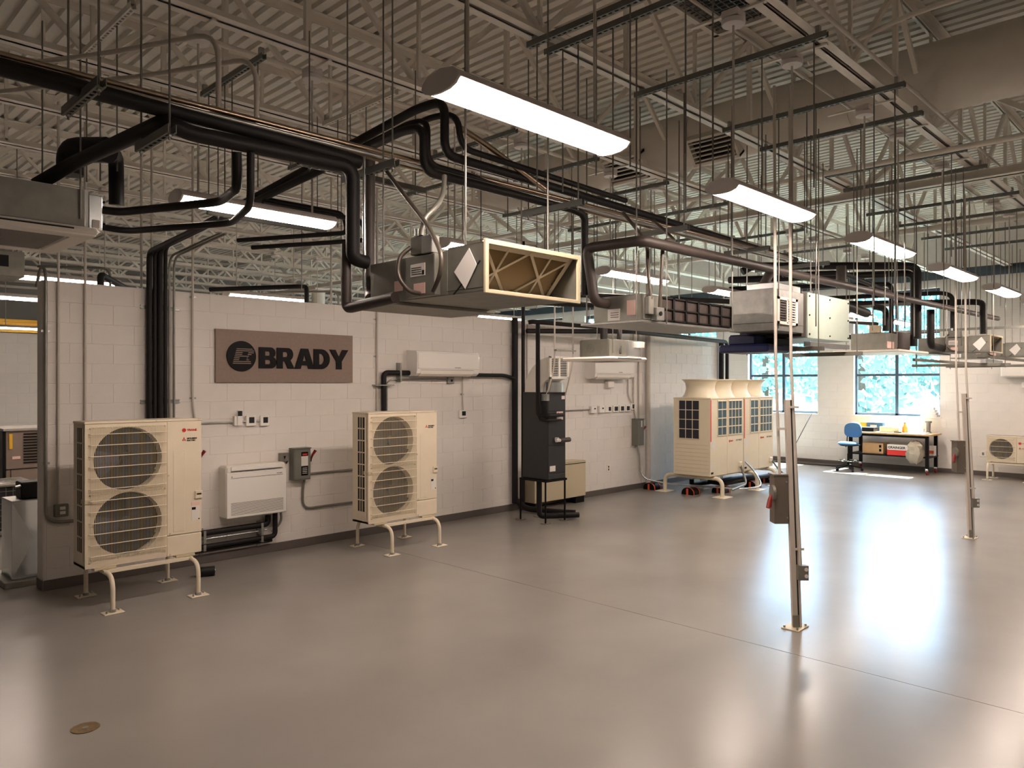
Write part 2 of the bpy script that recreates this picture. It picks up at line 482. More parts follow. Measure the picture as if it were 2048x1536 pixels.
ORD = ['first', 'second', 'third', 'fourth', 'fifth', 'sixth', 'seventh', 'eighth', 'ninth', 'tenth', 'eleventh', 'twelfth']
wm = {}
for j, y in enumerate(JY):
    far = j > 6
    r_ = thing('roof_joist', JLAB[j] if not far else 'white open-web roof joist, %s counting back from the block partition' % ORD[j - 7], 'joist', (7.0, y, JZ0), group='roof joists' if not far else 'roof joists beyond the partition')
    t_ = MB(); angle_chord(t_, -4.4, XW - .02, y, JZ0, True); t_.build('bottom_chord', 'white_steel', r_)
    t_ = MB(); angle_chord(t_, -4.8, XW - .02, y, JZ1 + .05, False); t_.build('top_chord', 'white_steel', r_)
    joined = MB(); x = 6.24 - 2.16 * 5
    while x < XW - .5:
        for nm, a, b_ in (('d1', (x, y, JZ0 + .03), (x + 1.08, y, JZ1 + .02)), ('d2', (x, y, JZ0 + .03), (x - 1.08, y, JZ1 + .02)), ('v1', (x, y, JZ0 + .03), (x, y, JZ1 + .02)), ('v2', (x + 1.08, y, JZ0 + .02), (x + 1.08, y, JZ1 + .03))):
            if b_[0] > XW - .1 or (far and nm == 'v2'): continue
            thin = nm == 'v1'
            mb_ = MB().bar(a, b_, .03 if thin else .046, .028 if thin else .04, up=(0, 1, 0))
            if far or x < -1: joined.add(mb_.v, mb_.f)
            else:
                if nm not in wm:
                    wm[nm] = MB().add([Vector(v) - Vector(a) for v in mb_.v], mb_.f).mesh('web', 'white_steel', smooth=False)
                link('web', wm[nm], r_, (a[0] - 7.0, 0, a[2] - JZ0))
        x += 2.16
    if joined.v: joined.build('web', 'white_steel', r_, kind='stuff' if far else None, smooth=False)
# joist girders across the room and a round column under one of them
def girder(x, label):
    g = thing('roof_girder', label, 'girder', (x, 2, 4.45))
    for nm, z0, z1 in (('bottom_chord', 4.44, 4.55), ('top_chord', 5.48, 5.6)):
        t_ = MB()
        for k in (-1, 1): t_.box(x + k * .012, x + k * .11, YF + .1, YB - .1, z0, z0 + .012); t_.box(x + k * .012, x + k * .024, YF + .1, YB - .1, z0, z1)
        t_.build(nm, 'white_steel', g, smooth=False)
    y = JY[0] - 1.42
    me = [MB().bar((0, 0, 0), (0, s * 1.415, 1.0), .07, .06).mesh('web', 'white_steel', smooth=False) for s in (1, -1)]
    k = 0
    while y < 15:
        link('web', me[k % 2], g, (0, (y if k % 2 == 0 else y + 1.415) - 2, .04)); y += 1.415; k += 1
girder(10.2, 'deep white joist girder crossing over the hung units beyond the fourth front light')
girder(1.0, 'deep white joist girder crossing the roof above the camera side lights')
cl = MB().cyl((10.2, 8.5, 0), (10.2, 8.5, 4.44), .165, 28)
col_ = tag(cl.build('column', 'ceiling_paint'), 'round off-white steel column rising behind the block partition', 'column')
MB().box(10.0, 10.4, 8.3, 8.7, 4.40, 4.44).build('cap_plate', 'white_steel', col_)
# large painted round duct across the roof with two boxed grilles
dx, dz, dr = 8.25, 5.06, .34
du = thing('round_duct', 'large off-white round air duct crossing the roof between the joists', 'duct', (dx, -5, dz - dr))
for y0, y1 in ((YF + .3, -7.3), (-7.28, -5.45), (-5.43, -3.6), (-3.58, -1.75), (-1.73, .1)):
    MB().cyl((dx, y0, dz), (dx, y1, dz), dr, 36).build('duct_section', 'ceiling_paint', du)
for y in (-7.29, -5.44, -3.59, -1.74): MB().cyl((dx, y - .02, dz), (dx, y + .02, dz), dr + .012, 36).build('band', 'ceiling_paint', du)
for k, y in enumerate((-3.95, -2.7)):
    g = MB(); R_ = Matrix.Rotation(math.radians(38), 3, 'Y')
    for a, b_, c_, d_ in ((-.3, .3, -.17, -.14), (-.3, .3, .14, .17), (-.3, -.27, -.17, .17), (.27, .3, -.17, .17)):
        g.box(-.44, -.30, a, b_, c_, d_)
    g2 = MB()
    for s in range(5): g2.box(-.43, -.40, -.27, .27, -.12 + .055 * s, -.108 + .055 * s)
    bk = MB().box(-.345, -.335, -.27, .27, -.14, .14)
    RR = Matrix.Rotation(math.radians(-40), 3, 'Y')
    for nm, mb_, m_ in (('grille_frame', g, 'ceiling_paint'), ('grille_blade', g2, 'ceiling_paint'), ('grille_back', bk, 'slot_dark')):
        mb_.v = [tuple(RR @ Vector(v) + Vector((dx, y, dz))) for v in mb_.v]
        mb_.build(nm, m_, du, kind='stuff' if nm == 'grille_blade' else None)
# sprinkler mains and conduits tucked between the joists
def pipe_thing(name, label, cat, pts, r, mt, bend=.1, group=None, n=10):
    return tag(MB().tube(pts, r, n, bend).build(name, mt), label, cat, group)
pipe_thing('sprinkler_pipe', 'white sprinkler main running across under the joists past the round duct', 'pipe', [(8.95, -11, 4.52), (8.95, 8, 4.52)], .03, 'white_steel')
pipe_thing('sprinkler_pipe', 'white sprinkler branch line running across the roof near the window wall', 'pipe', [(13.2, -11, 4.5), (13.2, 12, 4.5)], .045, 'white_steel')
pipe_thing('sprinkler_pipe', 'white pipe running along high beside the joist above the sign wall', 'pipe', [(-4, -2.35, 4.85), (12, -2.35, 4.85)], .022, 'white_steel')
pipe_thing('conduit', 'thin pale conduit following the joist over the front pendant lights', 'conduit', [(1, -6.32, 4.62), (14.5, -6.32, 4.62)], .016, 'conduit_paint')
pipe_thing('conduit', 'second pale conduit beside the round canopies of the front lights', 'conduit', [(2.2, -5.72, 4.66), (15.0, -5.72, 4.66)], .012, 'conduit_paint')
pipe_thing('conduit', 'pale conduit arched over the web of the front joist near the round duct', 'conduit', [(6.0, -5.9, 4.62), (6.4, -6.6, 4.95), (6.6, -7.4, 5.0), (6.8, -11, 5.0)], .02, 'white_steel', .3)
# perforated metal return grille high between the front joists
gr = MB(); 
for k in range(19): gr.bar((5.0 + .06 * k, -5.0, 5.2), (5.0 + .06 * k, -6.05, 5.2), .008, .01)
for k in range(18): gr.bar((4.98, -5.02 - .06 * k, 5.2), (6.12, -5.02 - .06 * k, 5.2), .008, .01)
gg = thing('return_grille', 'wire mesh return air grille in the roof above the first front light', 'grille', (5.55, -5.5, 5.18))
gr.build('grille_mesh', 'strut_dark', gg, kind='stuff', smooth=False)
fr_ = MB()
for a in ((4.95, 6.15, -5.03, -4.98), (4.95, 6.15, -6.1, -6.05), (4.95, 4.99, -6.1, -4.98), (6.11, 6.15, -6.1, -4.98)): fr_.box(*a, 5.17, 5.3)
fr_.build('grille_frame', 'white_steel', gg); MB().box(4.97, 6.13, -6.08, -5, 5.29, 5.3).build('grille_back', 'slot_dark', gg)

# ------------------------------------------------------------------ pendant lights
def make_light():
    t_ = thing('pendant_light', 'x', 'light', (0, 0, 0), local=True)
    L = .61; hw = .125
    top = [(-hw, -.002), (-.118, .018), (-.085, .045), (-.05, .056), (0, .06), (.05, .056), (.085, .045), (.118, .018), (hw, -.002), (.118, -.004), (-.118, -.004)]
    MB().prism(top, lambda u, v, t: (t, u, v), -L, L).build('housing', 'fixture_white', t_)
    len_ = [(-.117, -.003), (-.1, -.022), (-.06, -.036), (0, -.04), (.06, -.036), (.1, -.022), (.117, -.003)]
    MB().prism(len_, lambda u, v, t: (t, u, v), -L + .012, L - .012).build('diffuser', 'diffuser', t_)
    for s in (-1, 1):
        e = [(-hw, 0), (-.118, .02), (-.085, .047), (0, .062), (.085, .047), (.118, .02), (hw, 0), (.1, -.026), (.06, -.04), (0, -.044), (-.06, -.04), (-.1, -.026)]
        MB().prism(e, lambda u, v, t: (t, u, v), s * L, s * (L + .014)).build('end_cap', 'fixture_white', t_)
        MB().cyl((s * .46, 0, .055), (s * .46, 0, 1.17), .0085, 8).build('stem', 'conduit_paint', t_)
        MB().lathe([(0, 1.13), (.076, 1.134), (.08, 1.142), (.08, 1.165), (.05, 1.17), (0, 1.17)], (s * .46, 0, 0), 20).build('canopy', 'fixture_white', t_)
        MB().bar((s * .46, -.27, 1.217), (s * .46, .33, 1.217), .03, .014).build('mounting_bar', 'white_steel', t_)
        MB().box(s * .46 - .06, s * .46 + .06, -.06, .06, 1.175, 1.225, .004).build('junction_box', 'fixture_white', t_)
    return t_
L0 = make_light(); first = True
ROWS = [(-5.93, 2.73, 2.44, 7, 'long lit pendant light, %s along the front row over the open floor'),
        (-3.05, 2.73, 2.44, 7, 'long lit pendant light, %s along the second row behind the hung units'),
        (2.12, 2.73, 2.44, 6, 'long lit pendant light, %s along the row just over the partition top'),
        (5.0, 2.73, 4.88, 3, 'long lit pendant light, %s along the row well behind the partition'),
        (12.35, 4.7, 4.88, 3, 'long lit pendant light, %s in the farthest row beyond the low back wall')]
GR = ['front row pendant lights', 'second row pendant lights', 'pendant lights above the partition', 'pendant lights behind the partition', 'farthest pendant lights']
for r_, (y, x0, dx_, n_, lab) in enumerate(ROWS):
    for k in range(n_):
        loc = (x0 + dx_ * k, y, 3.345)
        if r_ in (2,): loc = (x0 + dx_ * k + (.3 if k else .05), y, 3.33)
        if first: o_ = L0; L0.location = loc; first = False
        else: o_ = dup(L0, loc)
        o_['label'] = lab % ORD[k]; o_['group'] = GR[r_]
# ================================================================== things on the partition wall
# sign
sg = thing('wall_sign', 'wide brown wall sign with black striped circle emblem and raised black lettering', 'sign', (4.66, -.03, 2.046))
MB().box(3.742, 5.577, -.03, .002, 2.046, 2.66, .003).build('sign_board', 'sign_brown', sg)
def flat_letter(loops, name, loc, s, sx, ext=.008):
    cu = bpy.data.curves.new(name, 'CURVE'); cu.dimensions = '2D'; cu.fill_mode = 'BOTH'; cu.extrude = ext
    for lp in loops:
        sp = cu.splines.new('POLY'); sp.points.add(len(lp) - 1); sp.use_cyclic_u = True
        for p_, q in zip(sp.points, lp): p_.co = (q[0] * s * sx, q[1] * s, 0, 1)
    o_ = bpy.data.objects.new(name, cu); COL.objects.link(o_)
    me = bpy.data.meshes.new_from_object(o_.evaluated_get(bpy.context.evaluated_depsgraph_get()))
    bpy.data.objects.remove(o_); bpy.data.curves.remove(cu)
    me.materials.clear(); me.materials.append(M['black']); me.name = name
    return link(name, me, sg, (loc[0] - 4.66, loc[1] + .03, loc[2] - 2.046), (PI / 2, 0, 0))
def arc(cx, cy, rx, ry, a0, a1, n=10): return [(cx + rx * math.cos(math.radians(a0 + (a1 - a0) * i / n)), cy + ry * math.sin(math.radians(a0 + (a1 - a0) * i / n))) for i in range(n + 1)]
LB = [[(0, 0)] + arc(.72, .285, .33, .285, -90, 62) + arc(.68, .735, .31, .265, -30, 90) + [(0, 1)], [(.36, .2)] + arc(.6, .3, .1, .1, -90, 90) + [(.36, .4)], [(.36, .6)] + arc(.58, .7, .09, .1, -90, 90) + [(.36, .8)]]
LR = [[(0, 0), (.36, 0), (.36, .34), (.5, .34), (.68, 0), (1.1, 0), (.84, .4)] + arc(.68, .69, .33, .31, -40, 90) + [(0, 1)], [(.36, .56)] + arc(.56, .68, .11, .12, -90, 90) + [(.36, .8)]]
LA = [[(0, 0), (.38, 0), (.44, .17), (.83, .17), (.89, 0), (1.28, 0), (.87, 1), (.41, 1)], [(.52, .39), (.75, .39), (.635, .74)]]
LD = [[(0, 0)] + arc(.5, .5, .58, .5, -90, 90, 16) + [(0, 1)], [(.36, .23)] + arc(.45, .5, .25, .27, -90, 90) + [(.36, .77)]]
LY = [[(.46, 0), (.84, 0), (.84, .4), (1.3, 1), (.9, 1), (.65, .62), (.4, 1), (0, 1), (.46, .4)]]
HZ = 2.216; HS = .252; SXX = .845
xc = 4.262
for nm, lp, wd in (('letter_b', LB, 1.03), ('letter_r', LR, 1.06), ('letter_a', LA, 1.19), ('letter_d', LD, 1.02), ('letter_y', LY, 1.3)):
    flat_letter(lp, nm, (xc, -.038, HZ), HS, SXX); xc += wd * HS * SXX + .011
em = MB().cyl((4.045, -.03, 2.353), (4.045, -.046, 2.353), .178, 40).build('emblem', 'black', sg)
st = MB()
zs_ = [2.438, 2.417, 2.396, 2.375, 2.354, 2.333, 2.312, 2.291, 2.270]
for i, z in enumerate(zs_):
    k = (z - 2.27) * .28; a0, a1 = 3.935 + k, 4.10 + k + .03 * math.sin(i)
    segs = [(a0, a1 + .03)]
    if i in (2, 3): segs = [(a0, 4.02 + k), (4.09 + k, a1 + .03)]
    if i in (5, 6): segs = [(a0, 4.0 + k), (4.09 + k, a1 + .03)]
    for p_, q in segs: st.box(p_, q, -.048, -.045, z - .0045, z + .0045)
st.build('emblem_stripe', 'sign_brown', em)

WALL_COND = .026
def conduit(label, pts, r=.0135, mt='conduit_paint', bend=.12, straps=(), group=None, name='conduit'):
    t_ = MB().tube(pts, r, 10, bend).build(name, mt)
    tag(t_, label, 'conduit', group)
    b_ = BASE[t_.name]
    for x, z in straps: MB().box(x - .045, x + .03, -.004, -.001, z - .011, z + .011).add([], []).build('strap', 'galv', t_)
    return t_
Y_ = -.02
conduit('grey conduit hooked over the free end of the block partition, sweeping under the outlet box', [(2.06, .35, 3.02), (2.055, .2, 3.2), (2.05, -.02, 3.16), (2.05, -.02, .67), (2.30, -.02, .655)], .016, 'galv_dull', .16, ((2.06, 2.55), (2.06, 1.25)))
conduit('painted conduit dropping from the roof to the outlet box behind the big condenser', [(2.16, Y_, 4.9), (2.16, Y_, .84)])
conduit('painted conduit ending just above the top of the big condenser', [(2.40, Y_, 4.9), (2.40, Y_, 1.2)])
conduit('white vertical conduit passing close beside the four black risers', [(2.99, .12, 4.9), (2.99, .12, 3.05)], group=None)
conduit('white vertical conduit behind the bend of the four black risers', [(3.10, .13, 4.9), (3.10, .13, 3.05)])
conduit('painted conduit on the block wall between the black risers and the sign', [(3.485, Y_, 4.9), (3.485, Y_, 1.84), (3.52, Y_, 1.55)], straps=((3.50, 3.0), (3.50, 1.87)))
conduit('painted conduit from the roof down to the two-fan condenser with single red mark', [(5.97, Y_, 4.9), (5.97, Y_, 1.5)], .014, straps=((5.97, 2.4), (5.97, 2.9)))
conduit('white conduit behind the partition in line with the right end of the sign', [(5.52, .4, 4.9), (5.52, .4, 2.95)])
for k, lab in enumerate(('steel conduit directly beside the black riser bundle', 'outer steel conduit of the pair beside the black riser bundle')):
    x = 3.225 + .05 * k
    conduit(lab, [(x + .05, -1.2, 3.52), (x, -.035, 3.42), (x, -.035, 1.5)], .0125, 'galv_dull', .14)
for z in (2.853, 1.84):
    t_ = MB(); t_.box(2.935, 3.345, -.026, .002, z + .012, z + .02); t_.box(2.935, 3.345, -.026, .002, z - .02, z - .012); t_.box(2.935, 3.345, -.004, .002, z - .02, z + .02)
    for x in (3.0, 3.06, 3.115, 3.17): t_.box(x - .012, x + .012, -.03, -.02, z - .028, z + .028)
    tag(t_.build('strut_clamp', 'galv'), 'short slotted strut clamping the black risers to the wall, ' + ('near the wall top' if z > 2.5 else 'just above the condenser'), 'bracket')

# outlet box
ob = thing('outlet_box', 'grey double socket box low on the wall behind the big condenser', 'outlet', (2.185, 0, .71))
MB().box(2.12, 2.245, -.05, .002, .715, .838, .006).build('box', 'grey_box', ob)
for z in (.80, .755): MB().box(2.165, 2.215, -.054, -.049, z - .016, z + .016, .006).build('socket', 'label_white', ob)

# ------------------------------------------------------------------ two-fan condensers
def fan_set(root, cx, cz, r, yf, gx0, gx1, gz0, gz1, wires, rings):
    f_ = MB(); f_.lathe([(0, .10), (r * .99, .10)], (cx, yf, cz), 40, axis='y')
    sh = f_.build('fan_well', 'fan_dark', root)
    for k in range(3):
        b_ = MB(); a0 = 2 * PI * k / 3 + .4; P_ = []
        for i in range(7):
            a = a0 + .95 * i / 6
            P_ += [(cx + .055 * math.cos(a), yf + .085 - .04 * i / 6, cz + .055 * math.sin(a)), (cx + r * .93 * math.cos(a + .3), yf + .085 - .06 * i / 6, cz + r * .93 * math.sin(a + .3))]
        b_.add(P_, [(2 * i, 2 * i + 1, 2 * i + 3, 2 * i + 2) for i in range(6)])
        b_.build('fan_blade', 'coil_dark', sh)
    MB().cyl((cx, yf + .08, cz), (cx, yf + .03, cz), .06, 20).build('fan_hub', 'coil_dark', sh)
    g = MB(); n_ = wires
    for i in range(n_ + 1):
        x = gx0 + (gx1 - gx0) * i / n_
        g.bar((x, yf - .022, gz0), (x, yf - .022, gz1), .0022, .0022)
        g.bar((x, yf - .022, gz1), (x, yf + .002, gz1 + .012), .0028, .0028)
    g.build('guard_wire', 'beige_dark', root, kind='stuff', smooth=False)
    for i in range(rings):
        z = gz0 + (gz1 - gz0) * (i + .5) / rings
        MB().tube([(gx0 - .012, yf + .002, z), (gx0 - .004, yf - .026, z), (gx1 + .004, yf - .026, z), (gx1 + .012, yf + .002, z)], .0042, 6, .01).build('guard_rail', 'beige', root)
    for sx, sz in ((gx0, gz0), (gx1, gz0), (gx0, gz1), (gx1, gz1)):
        MB().cyl((sx, yf + .001, sz), (sx, yf - .006, sz), .009, 8).build('screw', 'beige_dark', root)
def stand(label, x0, x1, yf, yb, z, rail_y, loc, rz=0.0, plate=.085, mt='beige', r=.0205):
    s_ = thing('equipment_stand', label, 'stand', loc, rz, local=True)
    for x in (x0, x1):
        MB().tube([(x, yf, .012), (x, yf, z), (x, yb, z), (x, yb, .012)], r, 12, .13, 7).build('hoop', mt, s_)
        for y in (yf, yb):
            pl = MB().box(x - plate, x + plate, y - .06, y + .06, 0, .01, .003).build('foot_plate', mt, s_)
            MB().cyl((x, y, .01), (x, y, .035), r + .008, 12).build('socket', 'galv', pl)
            for q in (-1, 1): MB().cyl((x + q * plate * .7, y + .03 * q, .01), (x + q * plate * .7, y + .03 * q, .03), .008, 6).build('anchor_bolt', 'galv', pl)
    for y in rail_y: MB().bar((x0 - .02, y, z + .008), (x1 + .02, y, z + .008), .045, .03).build('rail', mt, s_)
    return s_
def condenser(label, loc, trane, w_=1.045, h=1.32, dep=.33, z0=.37):
    u = thing('condenser_unit', label, 'air conditioner', loc, local=True)
    W2 = w_ / 2; yf = -dep / 2; xs = W2 - .335     # split between fan bay and service panel
    c_ = MB()
    c_.box(-W2, -W2 + .012, yf + .03, dep / 2, z0, z0 + h); c_.box(-W2 + .01, W2, dep / 2 - .012, dep / 2, z0, z0 + h)
    c_.box(-W2, W2, yf + .004, dep / 2, z0, z0 + .03, .004); c_.box(W2 - .012, W2, yf + .02, dep / 2, z0, z0 + h)
    c_.box(-W2 + .012, W2 - .012, yf + .12, dep / 2 - .012, z0 + .03, z0 + h - .03)
    c_.build('casing', 'beige', u)
    MB().box(-W2 - .006, W2 + .006, yf - .008, dep / 2 + .006, z0 + h - .022, z0 + h, .006).build('top_cover', 'beige', u)
    f_ = MB(); R_ = .298
    zc = (z0 + .365, z0 + .965); mid = z0 + .665
    fx0, fx1 = -W2 + .03, xs - .006; cx = (fx0 + fx1) / 2
    f_.holed(-W2, xs, z0 + .02, mid, cx, zc[0], R_, yf, .09, 40); f_.holed(-W2, xs, mid, z0 + h - .02, cx, zc[1], R_, yf, .09, 40)
    f_.add([(-W2, yf, z0), (-W2, yf + .04, z0), (-W2, yf + .04, z0 + h), (-W2, yf, z0 + h)], [(0, 3, 2, 1)])
    f_.build('front_panel', 'beige', u)
    for c1 in zc: fan_set(u, cx, c1, R_, yf, fx0 + .012, fx1 - .012, c1 - .305, c1 + .292, 50, 6)
    MB().box(xs, W2, yf - .003, yf + .03, z0 + .2, z0 + h - .02, .006).build('service_panel', 'beige', u)
    MB().box(xs, W2, yf - .003, yf + .03, z0, z0 + .195, .006).build('pipe_cover', 'beige', u)
    MB().box(xs + .06, xs + .17, yf - .0055, yf - .002, z0 + .23, z0 + 1.02, .002).build('raised_panel', 'beige', u)
    for x, z in ((xs + .03, z0 + .22), (xs + .015, z0 + .78), (W2 - .03, z0 + h - .01), (xs - .1, z0 + h - .01), (xs + .03, z0 + .02)):
        MB().cyl((x, yf - .002, z), (x, yf - .009, z), .008, 8).build('screw', 'beige_dark', u)
    # side louvres
    for r_ in range(8):
        za = z0 + .14 + r_ * .142
        rc = MB().box(-W2 - .0015, -W2 + .002, yf + .075, yf + .215, za, za + .128).build('louvre_opening', 'slot_dark', u)
        lv = MB()
        for k in range(1, 3): lv.box(-W2 - .006, -W2 + .001, yf + .075 + .0466 * k - .006, yf + .075 + .0466 * k + .006, za, za + .128)
        lv.build('louvre_bar', 'beige_dark', rc)
    MB().box(-W2 - .006, -W2 + .02, yf + .05, yf + .07, z0 + .06, z0 + h - .06).build('side_rib', 'beige', u)
    MB().box(-W2 - .004, -W2 + .06, yf - .006, yf + .1, z0 + .58, z0 + .625, .004).build('handle', 'beige_dark', u)
    hd = MB().box(W2 - .07, W2 + .004, yf - .02, yf + .02, z0 + .53, z0 + .61, .006).build('handle_recess', 'beige', u)
    MB().box(W2 - .055, W2 - .01, yf - .022, yf - .018, z0 + .57, z0 + .585).build('handle_slot', 'slot_dark', hd)
    lb_ = MB().box(W2 - .1, W2 - .02, yf - .005, yf - .002, z0 + .32, z0 + .46).build('rating_label', 'label_white', u)
    MB().box(W2 - .098, W2 - .06, yf - .0065, yf - .0045, z0 + .425, z0 + .45).build('label_block', 'black', lb_)
    MB().box(W2 - .034, W2 - .022, yf - .0065, yf - .0045, z0 + .325, z0 + .338).build('label_code', 'black', lb_)
    if trane: MB().box(W2 - .1, W2 - .02, yf - .005, yf - .002, z0 + .465, z0 + .50).build('notice_label', 'label_pink', u)
    zz = z0 + h - .22
    lg = MB()
    for k in range(3):
        a = PI / 2 + k * 2 * PI / 3; ca, sa = math.cos(a), math.sin(a); q = .022
        px, pz = xs + .162, zz + .02
        e = lambda s_, t: (px + ca * s_ - sa * t, pz + sa * s_ + ca * t)
        lg.prism([e(0, 0), e(q * .5, q * .33), e(q, 0), e(q * .5, -q * .33)], lambda a_, b_, t: (a_, t, b_), yf - .006, yf - .002)
    lg.build('emblem', 'red', u)
    put_text('MITSUBISHI', .019, 'black', u, (xs + .19, yf - .004, zz + .022), bold=.0006)
    put_text('ELECTRIC', .019, 'black', u, (xs + .19, yf - .004, zz + .002), bold=.0006)
    if trane:
        MB().cyl((xs + .162, yf - .002, zz + .11), (xs + .162, yf - .006, zz + .11), .019, 20).build('emblem', 'red', u)
        put_text('TRANE', .03, 'red', u, (xs + .192, yf - .004, zz + .1), bold=.001)
    for s_ in (-1, 1): MB().box(s_ * .36 - .09, s_ * .36 + .09, yf - .02, dep / 2 + .02, z0 - .018, z0).build('mounting_foot', 'beige_dark', u)
    return u
condenser('large two-fan beige condenser with red and black marks, nearest the partition end', (2.632, -.865, 0), True)
stand('low beige tube stand under the large condenser nearest the partition end', -.36, .40, -.38, .375, .325, (-.19, .17), (2.632, -.865, 0))
condenser('two-fan beige condenser with one red three-diamond mark, beside the wall split unit', (5.652, -.865, 0), False)
stand('low beige tube stand under the condenser beside the split unit', -.30, .43, -.33, .39, .325, (-.19, .17), (5.652, -.865, 0))

# ------------------------------------------------------------------ controls, switches, console unit
conduit('short steel conduit running from the condenser to the small wall controllers', [(3.5, Y_, 1.588), (3.95, Y_, 1.585)], .011, 'galv')
def thermostat(label, x0, x1, z0, z1, dep=.035, mt='gloss_white', scr=(.28, .78, .3, .85)):
    t_ = thing('thermostat', label, 'thermostat', ((x0 + x1) / 2, 0, z0))
    MB().box(x0, x1, -dep, .002, z0, z1, .008).build('case', mt, t_)
    w_, h = x1 - x0, z1 - z0
    MB().box(x0 + w_ * scr[0], x0 + w_ * scr[1], -dep - .002, -dep + .002, z0 + h * scr[2], z0 + h * scr[3]).build('screen', 'screen_dark', t_)
    MB().box(x0 + w_ * .2, x1 - w_ * .2, -.012, .002, z0 - .006, z0).build('base', 'grey_box', t_)
    return t_
rc = thing('remote_control', 'slim white remote control with grey screen held beside two thermostats', 'remote control', (4.01, 0, 1.54))
MB().box(3.955, 3.995, -.05, .002, 1.545, 1.655, .004).build('holder', 'satin_white', rc)
rb = MB().box(3.985, 4.05, -.062, -.04, 1.545, 1.725, .006).build('body', 'gloss_white', rc)
MB().box(3.99, 4.045, -.0645, -.06, 1.655, 1.715, .002).build('screen', 'screen_dark', rb)
thermostat('square white thermostat beside the slim remote control', 4.105, 4.235, 1.53, 1.655)
thermostat('square white thermostat outermost from the remote control under the sign', 4.285, 4.405, 1.525, 1.65)
MB_ = MB
for a, b_, lab in ((4.05, 4.105, 'short steel nipple between the remote control holder and first thermostat'), (4.235, 4.285, 'short steel nipple joining the two square thermostats')):
    tag(MB().cyl((a - .02, -.02, 1.588), (b_ + .02, -.02, 1.588), .011, 8).build('conduit_nipple', 'galv'), lab, 'conduit')
sw = thing('switch_box', 'small steel switch box above the white floor console', 'switch', (4.585, 0, 1.065))
MB().box(4.53, 4.645, -.05, .002, 1.075, 1.188, .006).build('box', 'galv_dull', sw)
MB().prism([(4.575, 1.15), (4.605, 1.15), (4.59, 1.11)], lambda a, b_, t: (a, t, b_), -.054, -.049).build('toggle_mark', 'black', sw)
tag(MB().tube([(4.62, -.03, 1.08), (4.62, -.03, 1.05), (4.60, -.1, 1.09)], .006, 8, .02).build('wire', 'black'), 'short black cable from the steel switch box to the floor console', 'cable')

def disconnect(label, x0, x1, z0, z1, dep, mt, hside=1, labels=True, hy=None):
    d_ = thing('disconnect_switch', label, 'switch', ((x0 + x1) / 2, 0, z0))
    MB().box(x0, x1, -dep, .002, z0, z1, .006).build('enclosure', mt, d_)
    MB().box(x0 + .012, x1 - .012, -dep - .006, -dep, z0 + .015, z1 - .03, .003).build('cover', mt, d_)
    MB().box(x0 - .004, x1 + .004, -dep - .014, .001, z1 - .006, z1 + .006, .003).build('hood', mt, d_)
    xe = x1 if hside > 0 else x0
    MB().cyl((xe, -dep * .6, z0 + .24), (xe + .025 * hside, -dep * .6, z0 + .24), .03, 14).build('handle_hub', 'black', d_)
    h_ = MB().tube([(xe + .022 * hside, -dep * .6, z0 + .23), (xe + .045 * hside, -dep * .75, z0 + .30), (xe + .075 * hside, -dep * .9, z0 + .355)], [.012, .014, .019], 10).build('handle', 'red_handle', d_)
    return d_
dd = disconnect('dark grey safety switch with red side handle between the console and second condenser', 4.675, 4.905, .845, 1.235, .12, 'grey_box')
a = MB().box(4.77, 4.862, -.1295, -.125, 1.14, 1.19).build('danger_label', 'black', dd); MB().box(4.785, 4.85, -.131, -.129, 1.15, 1.17).build('label_band', 'red', a)
MB().box(4.77, 4.862, -.1295, -.125, 1.02, 1.138).build('rating_label', 'label_white', dd)
bl_ = MB().box(4.77, 4.862, -.1295, -.125, .90, 1.015).build('plate', 'black', dd)
for k in range(4): MB().box(4.785, 4.848, -.131, -.129, .925 + .021 * k, .931 + .021 * k).build('print_line', 'label_white', bl_)
conduit('grey conduit leaving the safety switch sideways to the second condenser', [(4.9, Y_, .90), (5.6, Y_, .90)], .015, 'galv_dull')
conduit('grey conduit looping from under the safety switch to the second condenser', [(4.86, -.05, .85), (4.845, -.03, .72), (4.85, Y_, .47), (5.6, Y_, .47)], .015, 'galv_dull', .17)
d2 = disconnect('safety switch mostly hidden by the big condenser with only its red handle showing', 3.28, 3.50, .93, 1.30, .14, 'grey_box')
MB().box(3.498, 3.506, -.1, -.02, .76, 1.31).build('mounting_strip', 'trim_grey', d2)

cs = thing('floor_console', 'white wall-hung floor console with fine louvres low on its front', 'air conditioner', (4.155, 0, .49))
MB().box(3.79, 4.53, -.19, .002, .492, 1.092, .02).build('body', 'satin_white', cs)
MB().box(3.79, 4.53, -.208, -.185, .50, 1.02, .008).build('front_panel', 'gloss_white', cs)
fl_ = MB().box(3.845, 4.475, -.206, -.18, 1.035, 1.085, .006).build('air_flap', 'gloss_white', cs)
MB().box(3.84, 4.48, -.2075, -.2, 1.028, 1.033).build('flap_gap', 'slot_dark', cs)
MB().box(3.84, 4.48, -.2095, -.2, .953, .957).build('seam', 'slot_dark', cs)
for k in range(11):
    z = .535 + .0135 * k
    MB().box(3.84, 4.485, -.2095, -.2, z, z + .0035).build('louvre_slot', 'slot_dark', cs)
put_text('MITSUBISHI', .014, 'grey_box', cs, (4.40 - 4.155, -.2085, .97 - .49)); MB().box(3.845, 3.857, -.21, -.2, .965, .977).build('lamp_mark', 'grey_box', cs)
